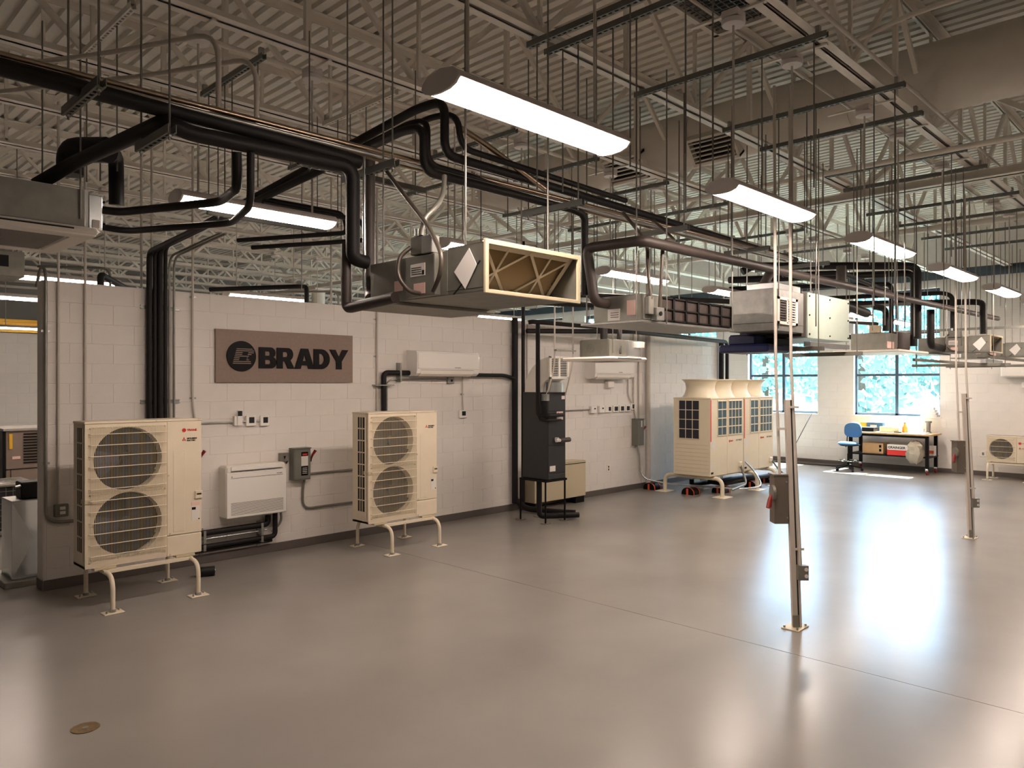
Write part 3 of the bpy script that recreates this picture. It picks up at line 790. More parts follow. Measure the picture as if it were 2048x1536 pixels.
# pipes under the console on two small strut posts
pr = [('thick black insulated pipe running low along the wall under the console, topmost', [(3.45, -.07, .355), (4.36, -.07, .355), (4.36, -.07, .46)], .034),
      ('black insulated pipe low on the wall, dropping from the console corner', [(3.45, -.075, .20), (4.45, -.075, .20), (4.45, -.075, .50)], .03),
      ('thin black pipe lowest of those under the console', [(3.45, -.05, .15), (4.42, -.05, .15)], .018)]
for lab, pts, r_ in pr: pipe_thing('insulated_pipe', lab, 'pipe', pts, r_, 'rubber_pipe', .06)
pipe_thing('conduit', 'bright steel conduit between the black pipes under the console', 'conduit', [(3.45, -.06, .285), (4.35, -.06, .285)], .011, 'galv_bright')
pipe_thing('flexible_conduit', 'flexible conduit curving down from the console corner to the floor pipes', 'conduit', [(4.52, -.08, .5), (4.54, -.07, .36), (4.42, -.05, .25)], .014, 'galv_dull', .1)
for x, lab in ((3.585, 'small strut bracket holding the console pipes beside the big condenser'), (4.27, 'small strut bracket holding the console pipes under the console corner')):
    t_ = MB(); t_.box(x - .02, x + .02, -.02, .002, .10, .40); 
    for z in (.355, .285, .2): t_.box(x - .016, x + .016, -.115, -.02, z - .04, z - .034); t_.box(x - .014, x + .014, -.112, -.106, z - .04, z + .03)
    tag(t_.build('pipe_bracket', 'galv'), lab, 'bracket')
t_ = MB().tube([(3.30, -.55, .055), (3.47, -.62, .055)], .05, 16)
q = tag(t_.build('pipe_stub', 'rubber_pipe'), 'short black insulated pipe stub lying on the floor beside the big condenser stand', 'pipe')
MB().cyl((3.465, -.618, .055), (3.476, -.623, .055), .022, 12).build('open_end', 'galv_bright', q)

# black risers at the partition (four, from the rack overhead down behind the big condenser)
for k, (x, lab) in enumerate(((3.005, 'outermost of the four black risers, on the side away from the steel conduits'), (3.062, 'second black riser of the four running down to the big condenser'), (3.115, 'third black riser of the four running down to the big condenser'), (3.172, 'black riser of the four closest to the steel conduits'))):
    tail = ([(3.06, -4.44, 3.72), (3.09, -4.60, 3.70), (3.09, -4.60, 3.42), (4.62, -4.60, 3.42), (4.75, -4.60, 3.40), (4.75, -4.60, 2.75)],
            [(3.13, -4.40, 3.79), (3.16, -4.55, 3.78), (3.16, -4.55, 3.49), (4.75, -4.52, 3.48), (4.86, -4.52, 3.45), (4.86, -4.52, 2.95)],
            [(3.20, -4.40, 3.91), (3.25, -4.62, 3.92), (3.25, -4.62, 3.56), (8.72, -4.60, 3.50)],
            [(3.28, -4.45, 3.86), (3.33, -4.66, 3.84), (3.36, -4.66, 3.62), (5.2, -4.68, 3.58)])[k]
    pipe_thing('insulated_pipe', lab, 'pipe', [(x, -.065, 1.3), (x, -.065, 3.44 + .025 * k)] + tail, (.03, .022, .031, .022)[k], 'rubber_pipe', .1, group='black risers beside the sign')
pipe_thing('insulated_pipe', 'black insulated pipe elbow dropping to the second condenser from the split unit', 'pipe', [(6.05, -.06, 1.4), (6.05, -.06, 2.18), (6.56, -.06, 2.18)], .036, 'rubber_pipe', .07)
conduit('thin steel conduit turning under the split unit beside the black elbow', [(6.125, -.03, 1.4), (6.125, -.03, 2.09), (7.24, -.03, 2.09)], .0115, 'galv', .12)
for a in ((5.90, 6.20, 2.0, 2.02), (6.30, 6.325, 2.05, 2.32)):
    tag(MB().box(a[0], a[1], -.025, .002, a[2], a[3]).box(a[0], a[1], -.10, -.02, a[2] + .002, a[3] - .002).build('pipe_clamp', 'galv'), 'steel pipe clamp across the black elbow ' + ('below the bend' if a[0] < 6 else 'beside the split unit'), 'bracket')

# wall split units
def split_unit(label, x0, x1, z0, z1, dep, name='split_unit'):
    u = thing(name, label, 'air conditioner', ((x0 + x1) / 2, 0, z0))
    prof = [(0.002, z0 + .03), (0.002, z1), (-.05 * dep / .24, z1), (-dep * .9, z1 - .015), (-dep * .985, z1 - .04), (-dep, z1 - .12), (-dep * .985, z0 + .085), (-dep * .93, z0 + .04), (-dep * .72, z0 + .006), (-.06, z0)]
    MB().prism(prof, lambda a_, b_, t: (t, a_, b_), x0, x1).build('body', 'gloss_white', u)
    MB().box(x0 + .01, x1 - .01, -dep - .004, -dep + .03, z0 + .10, z1 - .03, .008).build('front_panel', 'gloss_white', u)
    f_ = MB(); f_.prism([(-dep * .99, z0 + .078), (-dep * .95, z0 + .03), (-dep * .74, z0 - .002), (-dep * .74, z0 + .01), (-dep * .93, z0 + .05)], lambda a_, b_, t: (t, a_, b_), x0 + .07, x1 - .12)
    f_.build('air_flap', 'satin_white', u)
    MB().box(x0 + .06, x1 - .11, -dep * .992, -dep * .9, z0 + .082, z0 + .088).build('flap_gap', 'trim_grey', u)
    put_text('MITSUBISHI', .022, 'trim_grey', u, (.1, -dep - .0045, .115))
    return u
split_unit('glossy white wall split unit between the sign and the black riser', 6.48, 7.65, 2.137, 2.50, .245)
sx_ = thing('switch_box', 'small steel switch box under the wall split unit', 'switch', (7.27, 0, 2.02))
MB().box(7.215, 7.33, -.05, .002, 2.03, 2.125, .006).build('box', 'galv', sx_)
MB().cyl((7.275, -.049, 2.075), (7.275, -.058, 2.075), .018, 12).build('toggle', 'black', sx_)
conduit('thin cable conduit dropping from the split unit to the single thermostat', [(7.52, Y_, 2.15), (7.52, Y_, 1.8), (7.53, Y_, 1.63)], .009, 'conduit_paint', straps=((7.53, 1.87),))
thermostat('single white thermostat below the wall split unit', 7.45, 7.60, 1.515, 1.635)
pipe_thing('insulated_pipe', 'black pipe running sideways from the split unit into the tall black riser', 'pipe', [(7.6, -.07, 2.16), (8.35, -.07, 2.16), (8.62, -.07, 2.10)], .03, 'rubber_pipe', .08)
# tall black riser stack at the air handler
for k, (x, y, r_, zt, lab) in enumerate(((8.60, -.06, .05, 3.08, 'thickest black riser standing against the wall beside the air handler'), (8.685, -.16, .03, 4.3, 'slim black riser in front of the thick one beside the air handler'),)):
    pipe_thing('insulated_pipe', lab, 'pipe', [(x, y, .12), (x, y, zt)], r_, 'rubber_pipe')
# ================================================================== air handler, cabinet and controls further along the wall
ah = thing('air_handler', 'tall black upright air handler cabinet on thin legs beside the black risers', 'air handler', (8.335, -.93, .63))
MB().box(8.13, 8.53, -1.18, -.68, .63, 1.905, .006).build('cabinet', 'black_cabinet', ah)
for z0, z1 in ((1.63, 1.90), (1.13, 1.62), (.72, 1.12), (.635, .71)):
    MB().box(8.14, 8.52, -1.187, -1.178, z0, z1 - .006, .003).build('front_panel', 'black_cabinet', ah)
MB().box(8.43, 8.50, -1.191, -1.186, 1.80, 1.85).build('label', 'label_white', ah)
lb_ = MB().box(8.32, 8.46, -1.191, -1.186, 1.50, 1.62).build('maker_label', 'label_white', ah)
MB().cyl((8.35, -1.19, 1.59), (8.35, -1.193, 1.59), .017, 16).build('emblem', 'red', lb_)
put_text('TRANE', .024, 'red', ah, (8.375 - 8.335, -1.1925 + .93, 1.582 - .63))
MB().box(8.17, 8.29, -1.191, -1.186, .75, .83).build('rating_label', 'label_white', ah)
jb = MB().box(8.10, 8.16, -1.19, -1.08, 1.78, 1.88, .004).build('junction_box', 'galv', ah)
MB().cyl((8.30, -1.18, 1.22), (8.30, -1.24, 1.22), .024, 12).cyl((8.26, -1.23, 1.20), (8.35, -1.23, 1.20), .024, 12).build('drain_fitting', 'label_white', ah)
MB().tube([(8.35, -1.23, 1.20), (8.56, -1.23, 1.20)], .035, 12).build('drain_pipe', 'brown_pipe', ah)
for k, (z, y) in enumerate(((1.57, -1.235), (1.50, -1.225))):
    MB().tube([(8.075 - .01 * k, -1.03 - .04 * k, 2.9), (8.075 - .01 * k, -1.03 - .04 * k, z), (8.06, y, z), (8.40 - .03 * k, y - .004, z)], .026 if k == 0 else .016, 12, .05).build('refrigerant_pipe', 'rubber_pipe', ah)
s_ = thing('equipment_stand', 'thin black leg stand under the black air handler', 'stand', (8.3, -.93, 0))
fb = MB(); fb.box(8.08, 8.54, -1.20, -.66, .60, .63); fb.build('frame', 'black', s_)
for x, y in ((8.095, -1.17), (8.50, -1.19), (8.095, -.67), (8.46, -.70)):
    MB().cyl((x, y, .008), (x, y, .61), .014, 10).build('leg', 'black', s_)
    MB().box(x - .06, x + .06, y - .05, y + .05, 0, .008).build('foot_plate', 'taupe_box', s_)
# gooseneck supply duct with grille
gd = thing('gooseneck_duct', 'curved sheet metal hood with white grille on top of the black air handler', 'duct', (8.33, -.93, 1.905))
def arcp(cy, cz, r, a0, a1, n=8): return [(cy + r * math.cos(math.radians(a0 + (a1 - a0) * i / n)), cz + r * math.sin(math.radians(a0 + (a1 - a0) * i / n))) for i in range(n + 1)]
po = [(-1.22, 2.10), (-1.22, 2.42)] + arcp(-1.22, 1.905, .515, 90, 0)[1:] + [(-1.0, 1.905)] + arcp(-1.22, 1.90, .2, 0, 90)
MB().prism(po, lambda a_, b_, t: (t, a_, b_), 8.15, 8.50).build('hood', 'satin_white', gd)
MB().cyl((8.325, -1.12, 1.905), (8.325, -1.12, 2.05), .15, 24).build('collar', 'galv_bright', gd)
gf = MB()
for a in ((8.11, 8.54, 2.10, 2.13), (8.11, 8.54, 2.40, 2.43), (8.11, 8.15, 2.10, 2.43), (8.50, 8.54, 2.10, 2.43), (8.31, 8.34, 2.1, 2.43)): gf.box(a[0], a[1], -1.245, -1.218, a[2], a[3], .003)
gq = gf.build('grille_frame', 'satin_white', gd)
MB().box(8.13, 8.52, -1.224, -1.221, 2.12, 2.41).build('grille_back', 'slot_dark', gd)
for k in range(11): MB().box(8.15, 8.50, -1.242, -1.23, 2.138 + .0245 * k, 2.147 + .0245 * k).build('louvre', 'satin_white', gd)
# pipes about the air handler
pipe_thing('insulated_pipe', 'upper black header pipe running level from the risers over the white hung cassette', 'pipe', [(8.66, -.3, 3.0), (8.7, -.35, 3.01), (10.6, -.6, 2.98), (12.9, -.5, 2.95)], .035, 'rubber_pipe')
pipe_thing('insulated_pipe', 'lower black header pipe running level from the risers above the curved hood', 'pipe', [(8.62, -.3, 2.86), (10.6, -.9, 2.92), (14.9, -.35, 2.93), (14.9, -.35, .4)], .04, 'rubber_pipe', .15)
pipe_thing('insulated_pipe', 'black drain pipe dropping from the air handler and turning along the floor', 'pipe', [(8.2, -.95, .62), (8.2, -.95, .07), (8.75, -1.25, .06)], .042, 'rubber_pipe', .08)
pipe_thing('insulated_pipe', 'black pipe on the floor from the thick riser under the air handler', 'pipe', [(8.60, -.12, .16), (8.60, -.30, .06), (8.72, -.85, .06), (8.85, -1.1, .06)], .045, 'rubber_pipe', .12)
for x, y, lab in ((8.17, -1.28, 'painted conduit hanging in front of the curved hood grille'), (8.52, -1.33, 'painted conduit hanging past the outer edge of the curved hood grille')):
    conduit(lab, [(x, y, 4.5), (x, y, 2.3), (x - .02, y + .1, 1.95), (x - .02 if x > 8.3 else 8.13, y + .13, 1.86)], .012, 'conduit_paint', .2)
tag(MB().box(8.12, 8.56, -1.36, -1.31, 2.50, 2.525).build('strut_channel', 'galv_dull'), 'short strut bar tying the two conduits above the curved hood', 'strut')
conduit('grey conduit behind the air handler rising up the wall', [(8.93, Y_, .7), (8.93, Y_, 3.0)], .012)
fc = thing('fan_coil_cabinet', 'low beige fan coil cabinet against the wall behind the air handler', 'air conditioner', (9.46, -.15, 0))
MB().box(8.81, 10.10, -.30, .0, .11, .70, .008).build('cabinet', 'beige_dark', fc)
MB().box(8.81, 10.10, -.302, .0, .702, .715, .003).build('top_panel', 'beige_dark', fc)
MB().box(9.55, 10.09, -.304, -.2, .672, .684).build('outlet_slot', 'slot_dark', fc)
MB().box(8.83, 9.0, -.28, -.02, 0, .11).build('foot', 'black', fc); MB().box(9.85, 10.08, -.28, -.02, 0, .11).build('foot', 'black', fc)
wp = thing('wall_switch', 'small white switch plate above the beige cabinet beside the air handler', 'switch', (9.05, 0, 1.1))
MB().box(8.98, 9.09, -.04, 0, 1.12, 1.26, .006).build('plate', 'gloss_white', wp); MB().box(9.025, 9.045, -.045, -.04, 1.17, 1.21).build('rocker', 'grey_box', wp)
conduit('conduit turning over from the row of seven controllers down behind the beige cabinet', [(10.62, Y_, 1.565), (9.15, Y_, 1.56), (9.15, Y_, .7)], .011, 'galv_dull', .2)
CT = [(10.56, 10.72, 1, 'first of seven wall controllers, with a small dark dot', 'a'), (10.80, 10.95, 1, 'second of seven wall controllers, narrow with a small dark dot', 'a'), (11.0, 11.19, 0, 'third of seven wall controllers, rounded with a tall screen', 'b'), (11.25, 11.42, 0, 'middle one of the seven wall controllers, square dark screen', 'b'), (11.45, 11.61, 0, 'fifth of the seven wall controllers from the air handler, square dark screen', 'b'), (11.635, 11.79, 0, 'sixth of the seven wall controllers from the air handler, square dark screen', 'b'), (11.82, 11.95, 0, 'last and slightly raised one of the seven wall controllers', 'c')]
for x0, x1, sm, lab, q in CT:
    z0 = 1.495 if q != 'c' else 1.525
    thermostat(lab, x0, x1, z0, z0 + .13, .06 if sm else .03, 'gloss_white', (.5, .75, .55, .75) if sm else ((.55, .9, .25, .8) if 'third' in lab else (.2, .8, .2, .82)))
split_unit('white wall split unit just below the hung cassette beyond the air handler', 10.44, 11.62, 2.11, 2.45, .24)
pb = MB().box(11.02, 11.2, -.09, 0, 1.95, 2.07, .012)
tag(pb.build('junction_box', 'satin_white'), 'small white box under the far wall split unit', 'box')
conduit('cable conduit dropping from the far split unit to the last controller', [(11.72, Y_, 2.15), (11.72, Y_, 1.8), (11.86, Y_, 1.64)], .012)
d3 = disconnect('tall grey disconnect box beside the thick painted pipe', 11.86, 12.06, .85, 1.35, .15, 'grey_box', 1)
MB().box(11.95, 11.99, -.159, -.155, 1.20, 1.32).build('rating_label', 'label_white', d3)
conduit('thin painted conduit feeding the tall grey disconnect box from above', [(11.90, Y_, 4.6), (11.90, Y_, 1.6), (11.96, -.04, 1.34)], .014)
conduit('middle painted conduit in the group passing the tall grey disconnect box', [(12.07, Y_, 4.6), (12.07, Y_, 1.2)], .016)
tag(MB().tube([(12.33, -.06, .0), (12.33, -.06, 5.6)], .048, 16).build('pipe_column', 'conduit_paint'), 'thick painted vertical pipe on the wall before the big twin condensers', 'pipe')
conduit('bright conduit from the tall disconnect box curving out to the floor blocks', [(11.98, -.04, .86), (12.08, -.04, .62), (12.1, -.04, .2), (12.3, -.5, .12), (12.6, -1.9, .12), (13.2, -2.0, .12), (13.4, -1.75, .35), (13.25, -1.62, .55)], .016, 'galv_bright', .2)
ol = thing('outlet', 'small duplex outlet low on the block wall before the disconnect box', 'outlet', (11.14, 0, .4))
MB().box(11.085, 11.175, -.008, .002, .405, .535, .003).build('plate', 'satin_white', ol)
for z in (.445, .495): MB().box(11.115, 11.145, -.012, -.007, z - .018, z + .018, .004).build('socket', 'screen_dark', ol)

# ------------------------------------------------------------------ twin heat-recovery condensers with bell stacks
def vrf(label, x0):
    u = thing('bell_top_condenser', label, 'air conditioner', (x0 + .61, -1.22, .37))
    x1 = x0 + 1.215; yf, yb, z0, z1 = -1.60, -.84, .37, 1.775
    MB().box(x0 + .004, x1 - .004, yf + .006, yb, z0, z1 - .02, .004).build('casing', 'vrf_beige', u)
    MB().box(x0 - .004, x1 + .002, yf - .01, yb + .006, z1 - .03, z1, .008).build('top_frame', 'vrf_beige', u)
    MB().box(x0, x0 + .6, yf, yf + .02, z0, z1 - .03, .004).build('front_panel', 'vrf_beige', u)
    MB().box(x0 + .606, x1, yf, yf + .02, z0, z1 - .03, .004).build('front_panel', 'vrf_beige', u)
    MB().box(x0 + .004, x0 + .03, yf - .004, yf + .01, z0 + .62, z1 - .04).build('stripe', 'red', u)
    gz0, gz1 = z0 + .72, z1 - .06
    for a, b_, cols in ((x0 + .25, x0 + .565, 2), (x0 + .645, x0 + 1.15, 4)):
        q = MB().box(a, b_, yf - .002, yf + .006, gz0, gz1).build('coil_opening', 'coil_blue', u)
        g = MB()
        for i in range(5): g.box(a - .008, b_ + .008, yf - .014, yf - .002, gz0 + (gz1 - gz0) * i / 4 - .009, gz0 + (gz1 - gz0) * i / 4 + .009)
        for i in range(cols + 1): g.box(a + (b_ - a) * i / cols - .006, a + (b_ - a) * i / cols + .006, yf - .012, yf - .002, gz0, gz1)
        g.build('guard', 'vrf_beige', q, smooth=False)
    q = MB().box(x0 - .003, x0 + .006, yf + .22, yb - .12, gz0 - .06, gz1 + .01).build('coil_opening', 'coil_dark', u)
    g = MB(); ya, yb2 = yf + .22, yb - .12
    for i in range(4): g.box(x0 - .012, x0 - .002, ya + (yb2 - ya) * i / 3 - .005, ya + (yb2 - ya) * i / 3 + .005, gz0 - .06, gz1 + .01)
    for i in range(5): g.box(x0 - .012, x0 - .002, ya, yb2, gz0 - .06 + (gz1 - gz0 + .07) * i / 4 - .006, gz0 - .06 + (gz1 - gz0 + .07) * i / 4 + .006)
    g.build('guard', 'vrf_beige', q, smooth=False)
    for i in range(8): MB().box(x0 - .002, x0 + .004, yf + .04, yb - .03, z0 + .06 + .07 * i, z0 + .064 + .07 * i).build('side_rib', 'beige_dark', u)
    for k in (0, 1):
        cx = x0 + .305 + .6 * k
        pr_ = [(.33, 0), (.29, .06), (.262, .14), (.26, .2), (.275, .265), (.315, .31), (.335, .322), (.335, .335), (.30, .333), (.25, .26), (.235, .15), (.25, .05)]
        MB().lathe(pr_, (cx, (yf + yb) / 2, z1), 36).build('bell_stack', 'vrf_beige', u)
        MB().cyl((cx, (yf + yb) / 2, z1), (cx, (yf + yb) / 2, z1 + .06), .24, 24).build('fan_well', 'fan_dark', u)
    MB().box(x0 + .05, x0 + .17, yf - .003, yf, z0 + .47, z0 + .62).build('notice_label', 'label_white', u)
    MB().box(x0 + .02, x0 + .09, yf - .003, yf, z0 + .12, z0 + .27).build('rating_label', 'label_white', u)
    MB().box(x0 + .02, x0 + .1, yf - .004, yf + .01, z0 + .04, z0 + .075).build('lifting_slot', 'slot_dark', u)
    MB().cyl((x0 + .69, yf, z0 + .6), (x0 + .69, yf - .004, z0 + .6), .022, 16).build('emblem', 'red', u)
    put_text('TRANE', .03, 'red', u, (x0 + .72 - x0 - .61, yf - .002 + 1.22, .59), bold=.001)
    put_text('CITY MULTI', .042, 'grey_box', u, (x0 + .93 - x0 - .61, yf - .002 + 1.22, .59))
    MB().box(x0 + 1.03, x0 + 1.13, yf - .03, yf + .002, z0 + .10, z0 + .19, .006).build('cable_cover', 'vrf_beige', u)
    return u
vrf('beige bell-top condenser nearer the partition, showing its side coil opening', 12.0)
vrf('beige bell-top condenser nearer the windows, second of the joined pair', 13.245)
s_ = thing('equipment_stand', 'long beige tube stand carrying the twin bell-top condensers', 'stand', (13.2, -1.2, 0))
for x in (12.17, 13.50, 14.30):
    MB().tube([(x, -1.74, .012), (x, -1.74, .325), (x, -.55, .325), (x, -.55, .012)], .036, 12, .15, 7).build('hoop', 'vrf_beige', s_)
    for y in (-1.74, -.55): MB().box(x - .16, x + .16, y - .12, y + .12, 0, .012, .003).build('foot_plate', 'vrf_beige', s_)
for y in (-1.5, -.95): MB().bar((12.1, y, .352), (14.44, y, .352), .07, .03).build('rail', 'vrf_beige', s_)
MB().box(12.02, 14.44, -1.58, -.86, .362, .37).build('deck_plate', 'vrf_beige', s_)
PB = [(12.207, -0.242, 0.0), (12.153, -1.117, 0.0), (12.711, -1.415, 0.0), (13.823, -1.491, 0.0), (14.723, -1.346, 0.0)]
for (x, y, z), lab in zip(PB, ('black rubber pipe block with orange stripe nearest the thick painted pipe', 'black rubber pipe block with orange stripe between the stand feet', 'black rubber pipe block with orange stripe by the front stand leg', 'black rubber pipe block with orange stripe behind the second stand leg', 'black rubber pipe block with orange stripe farthest under the twin condensers')):
    t_ = thing('pipe_block', lab, 'pipe support', (x, y, 0), group='rubber pipe blocks')
    hd = [(-.12, 0), (-.12, .03)] + [(.12 * math.cos(math.radians(a)), .03 + .10 * math.sin(math.radians(a))) for a in range(160, 10, -20)] + [(.12, .03), (.12, 0)]
    MB().prism(hd, lambda a_, b_, t: (x + t, y + a_, b_), -.13, .13).build('block', 'black', t_)
    for k in (-1, 1): MB().prism([(a_ * 1.015, b_ * 1.02) for a_, b_ in hd], lambda a_, b_, t: (x + t, y + a_, b_), k * .1 - .012, k * .1 + .012).build('stripe', 'orange', t_)
    st_ = MB(); st_.prism([(-.02, .0), (.02, .0), (.02, .11), (-.02, .11)], lambda a_, b_, t: (x + t, y + a_, b_), -.133, -.128)
    st_.build('stripe', 'orange', t_)
for k, (pts, lab) in enumerate((([(12.9, -1.05, .16), (12.9, -1.35, .14), (14.9, -1.45, .16)], 'black pipe bundle low under the twin condensers'), ([(12.7, -.8, .2), (12.7, -.8, .09), (14.8, -1.0, .10)], 'second black pipe low under the twin condensers'))):
    pipe_thing('insulated_pipe', lab, 'pipe', pts, .045, 'rubber_pipe', .08)
pipe_thing('flexible_conduit', 'grey flexible conduit looping from the nearer bell-top condenser to the floor', 'conduit', [(13.08, -1.61, .50), (13.1, -1.68, .30), (12.95, -1.8, .17), (12.3, -1.85, .13)], .02, 'galv_dull', .12)
pipe_thing('flexible_conduit', 'dark flexible conduit looping off the end of the farther bell-top condenser', 'conduit', [(14.38, -1.61, .50), (14.5, -1.7, .30), (14.8, -1.7, .17)], .018, 'galv_dull', .12)
for x, lab in ((15.16, 'black pipe standing up the partition end behind the twin condensers'),):
    pipe_thing('insulated_pipe', lab, 'pipe', [(x, -.07, .4), (x, -.07, 3.0)], .055, 'rubber_pipe')
conduit('pale conduit on the partition end beside the black pipe', [(15.33, -.03, 4.5), (15.33, -.03, .5)], .02)

# ------------------------------------------------------------------ power poles
def power_pole(label, base, top, lean, cl, cr):
    bx, by = base
    p_ = thing('power_pole', label, 'pole', (bx, by, 0))
    tx, ty = bx + lean[0], by + lean[1]
    def on(z, off=(0, 0)):
        t = z / 1.9; return (bx + lean[0] * t + off[0], by + lean[1] * t + off[1], z)
    MB().box(bx - .10, bx + .10, by - .075, by + .075, 0, .008, .002).build('base_plate', 'beige_dark', p_)
    for a, b_ in ((-.08, -.055), (.08, -.055), (-.08, .055), (.08, .055)): MB().cyl((bx + a, by + b_, .008), (bx + a, by + b_, .026), .009, 6).build('anchor_bolt', 'galv', p_)
    ps = MB(); k = .0206; c_ = Vector((.7006, -.7136, 0)); f_ = Vector((.7135, .7005, 0))
    A, B = Vector(on(.01)), Vector(on(1.9))
    ps.bar(A, B, .041, .004, up=f_); ps.v = [Vector(v) - f_ * .018 for v in ps.v]
    for s in (-1, 1): ps.bar(A + c_ * s * .0185, B + c_ * s * .0185, .004, .036, up=f_)
    ps.build('post', 'conduit_paint', p_)
    ps2 = MB(); ps2.bar(A + c_ * .043, B + c_ * .043, .018, .041, up=f_); ps2.build('post_side', 'conduit_paint', p_, label='side flange of the post')
    MB().bar(A + c_ * .03, B + c_ * .03, .008, .03, up=f_).build('post_gap', 'slot_dark', p_)
    MB().bar(on(.012, tuple(f_ * -.026)[:2]), on(.11, tuple(f_ * -.026)[:2]), .05, .01, up=f_).build('foot_bracket', 'galv_dull', p_)
    oL, oR = c_ * -.083, c_ * .045
    zt = 4.52
    MB().tube([on(cl, oL[:2]), on(2.2, oL[:2]), (on(2.2, oL[:2])[0] + top[0], on(2.2, oL[:2])[1] + top[1], zt)], .0125, 12).build('conduit', 'conduit_paint', p_)
    oR2 = c_ * .052 - f_ * .035
    MB().tube([on(cr, oR2[:2]), on(2.2, oR[:2]), (on(2.2, oR[:2])[0] + top[0], on(2.2, oR[:2])[1] + top[1], zt)], .0125, 12).build('conduit', 'conduit_paint', p_)
    for z, s in ((1.84, 1), (1.66, -1), (.66, 1)):
        o1 = c_ * (.012 if s > 0 else -.105) - f_ * .03
        a = Vector(on(z)) + o1; b_ = a + c_ * .075
        MB().bar(a, b_, .012, .018).build('clamp', 'conduit_paint', p_)
    return p_, on, c_, f_
pp, on, c_, f_ = power_pole('painted power pole nearest the camera with brown safety switch and red handle', (6.125, -5.734), (-.01, .008), (-.047, .048), 1.27, .52)
def ob_box(c0, c_, f_, w_, d_, h):   # box oriented to the pole
    c0 = Vector(c0)
    vs = [c0 + c_ * (a * w_ / 2) + f_ * (b_ * d_ / 2) + Vector((0, 0, e * h / 2)) for a in (-1, 1) for b_ in (-1, 1) for e in (-1, 1)]
    m_ = MB(); m_.add(vs, [(0, 1, 3, 2), (4, 6, 7, 5), (0, 4, 5, 1), (2, 3, 7, 6), (0, 2, 6, 4), (1, 5, 7, 3)]); return m_
def dress(pp, on, c_, f_, wide, outlet_z):
    en = ob_box(Vector(on(1.07)) - c_ * .085 + f_ * .03, c_, f_, .115, .12, .40).build('switch_enclosure', 'taupe_box', pp)
    ob_box(Vector(on(1.275)) - c_ * .085 + f_ * .03, c_, f_, .125, .13, .012).build('hood', 'taupe_box', en)
    hp = Vector(on(1.13)) - c_ * .142 - f_ * .02
    MB().cyl(hp, hp - c_ * .022, .062, 20).build('handle_plate', 'galv_dull', en)
    MB().tube([hp - c_ * .02 - Vector((0, 0, .02)), hp - c_ * .035 - f_ * .01 - Vector((0, 0, .06)), hp - c_ * .055 - f_ * .03 - Vector((0, 0, .125))], [.014, .02, .022], 10).build('handle', 'red_handle', en)
    for z in (.92, 1.22): MB().cyl(Vector(on(z)) - c_ * .04 - f_ * .028, Vector(on(z)) - c_ * .04 - f_ * .04, .007, 8).build('screw', 'galv', en)
    bx = ob_box(Vector(on(outlet_z)) + c_ * .062 - f_ * .045, c_, f_, .085, .05, .12).build('outlet_box', 'galv_dull', pp)
    for dz in (.03, -.025): MB().cyl(Vector(on(outlet_z + dz)) + c_ * .085 - f_ * .068, Vector(on(outlet_z + dz)) + c_ * .085 - f_ * .074, .016, 14).build('socket', 'label_white', bx)
dress(pp, on, c_, f_, 1, .47)
pp, on, c_, f_ = power_pole('painted power pole farther along in front of the blank wall near the small condenser', (11.276, -5.815), (-.015, .012), (-.06, .06), 1.24, .52)
dress(pp, on, c_, f_, 1, .47)
# floor drain plate and light stain
fd = tag(MB().cyl((1.40, -3.53, 0), (1.40, -3.53, .004), .077, 28).build('floor_cleanout', 'brass_plate'), 'round worn brass cleanout cover set in the open floor', 'floor cover')
MB().cyl((1.40, -3.53, .004), (1.40, -3.53, .006), .018, 10).build('plug', 'galv_dull', fd)
# ================================================================== hung equipment
def rods(parent, pts, z0, z1=4.58, r=.0055, mt='rod_steel', bases=True):
    b_ = BASE[parent.name]
    for x, y in pts: MB().cyl((x, y, z0), (x, y, z1), r, 6).build('threaded_rod', mt, parent)
def slotted(mb, a, b_, w_=.041, h=.041, slots=True):
    """strut channel from a to b (horizontal): two sides, a back and a face cut by slots (rails and rungs)"""
    a, b_ = Vector(a), Vector(b_); d = (b_ - a); L = d.length; d.normalize(); s = d.cross(Vector((0, 0, 1))).normalized()
    for k in (-1, 1):
        mb.bar(a + s * k * (w_ / 2 - .002), b_ + s * k * (w_ / 2 - .002), .004, h)
        mb.bar(a + s * k * (w_ / 2 - .006) - Vector((0, 0, h / 2)), b_ + s * k * (w_ / 2 - .006) - Vector((0, 0, h / 2)), .011, .003)
    if slots:
        n_ = max(2, int(L / .05))
        for i in range(n_):
            p_ = a + d * (L * (i + .5) / n_) - Vector((0, 0, h / 2)); mb.bar(p_ - d * .009, p_ + d * .009, w_ - .02, .003)
    return mb
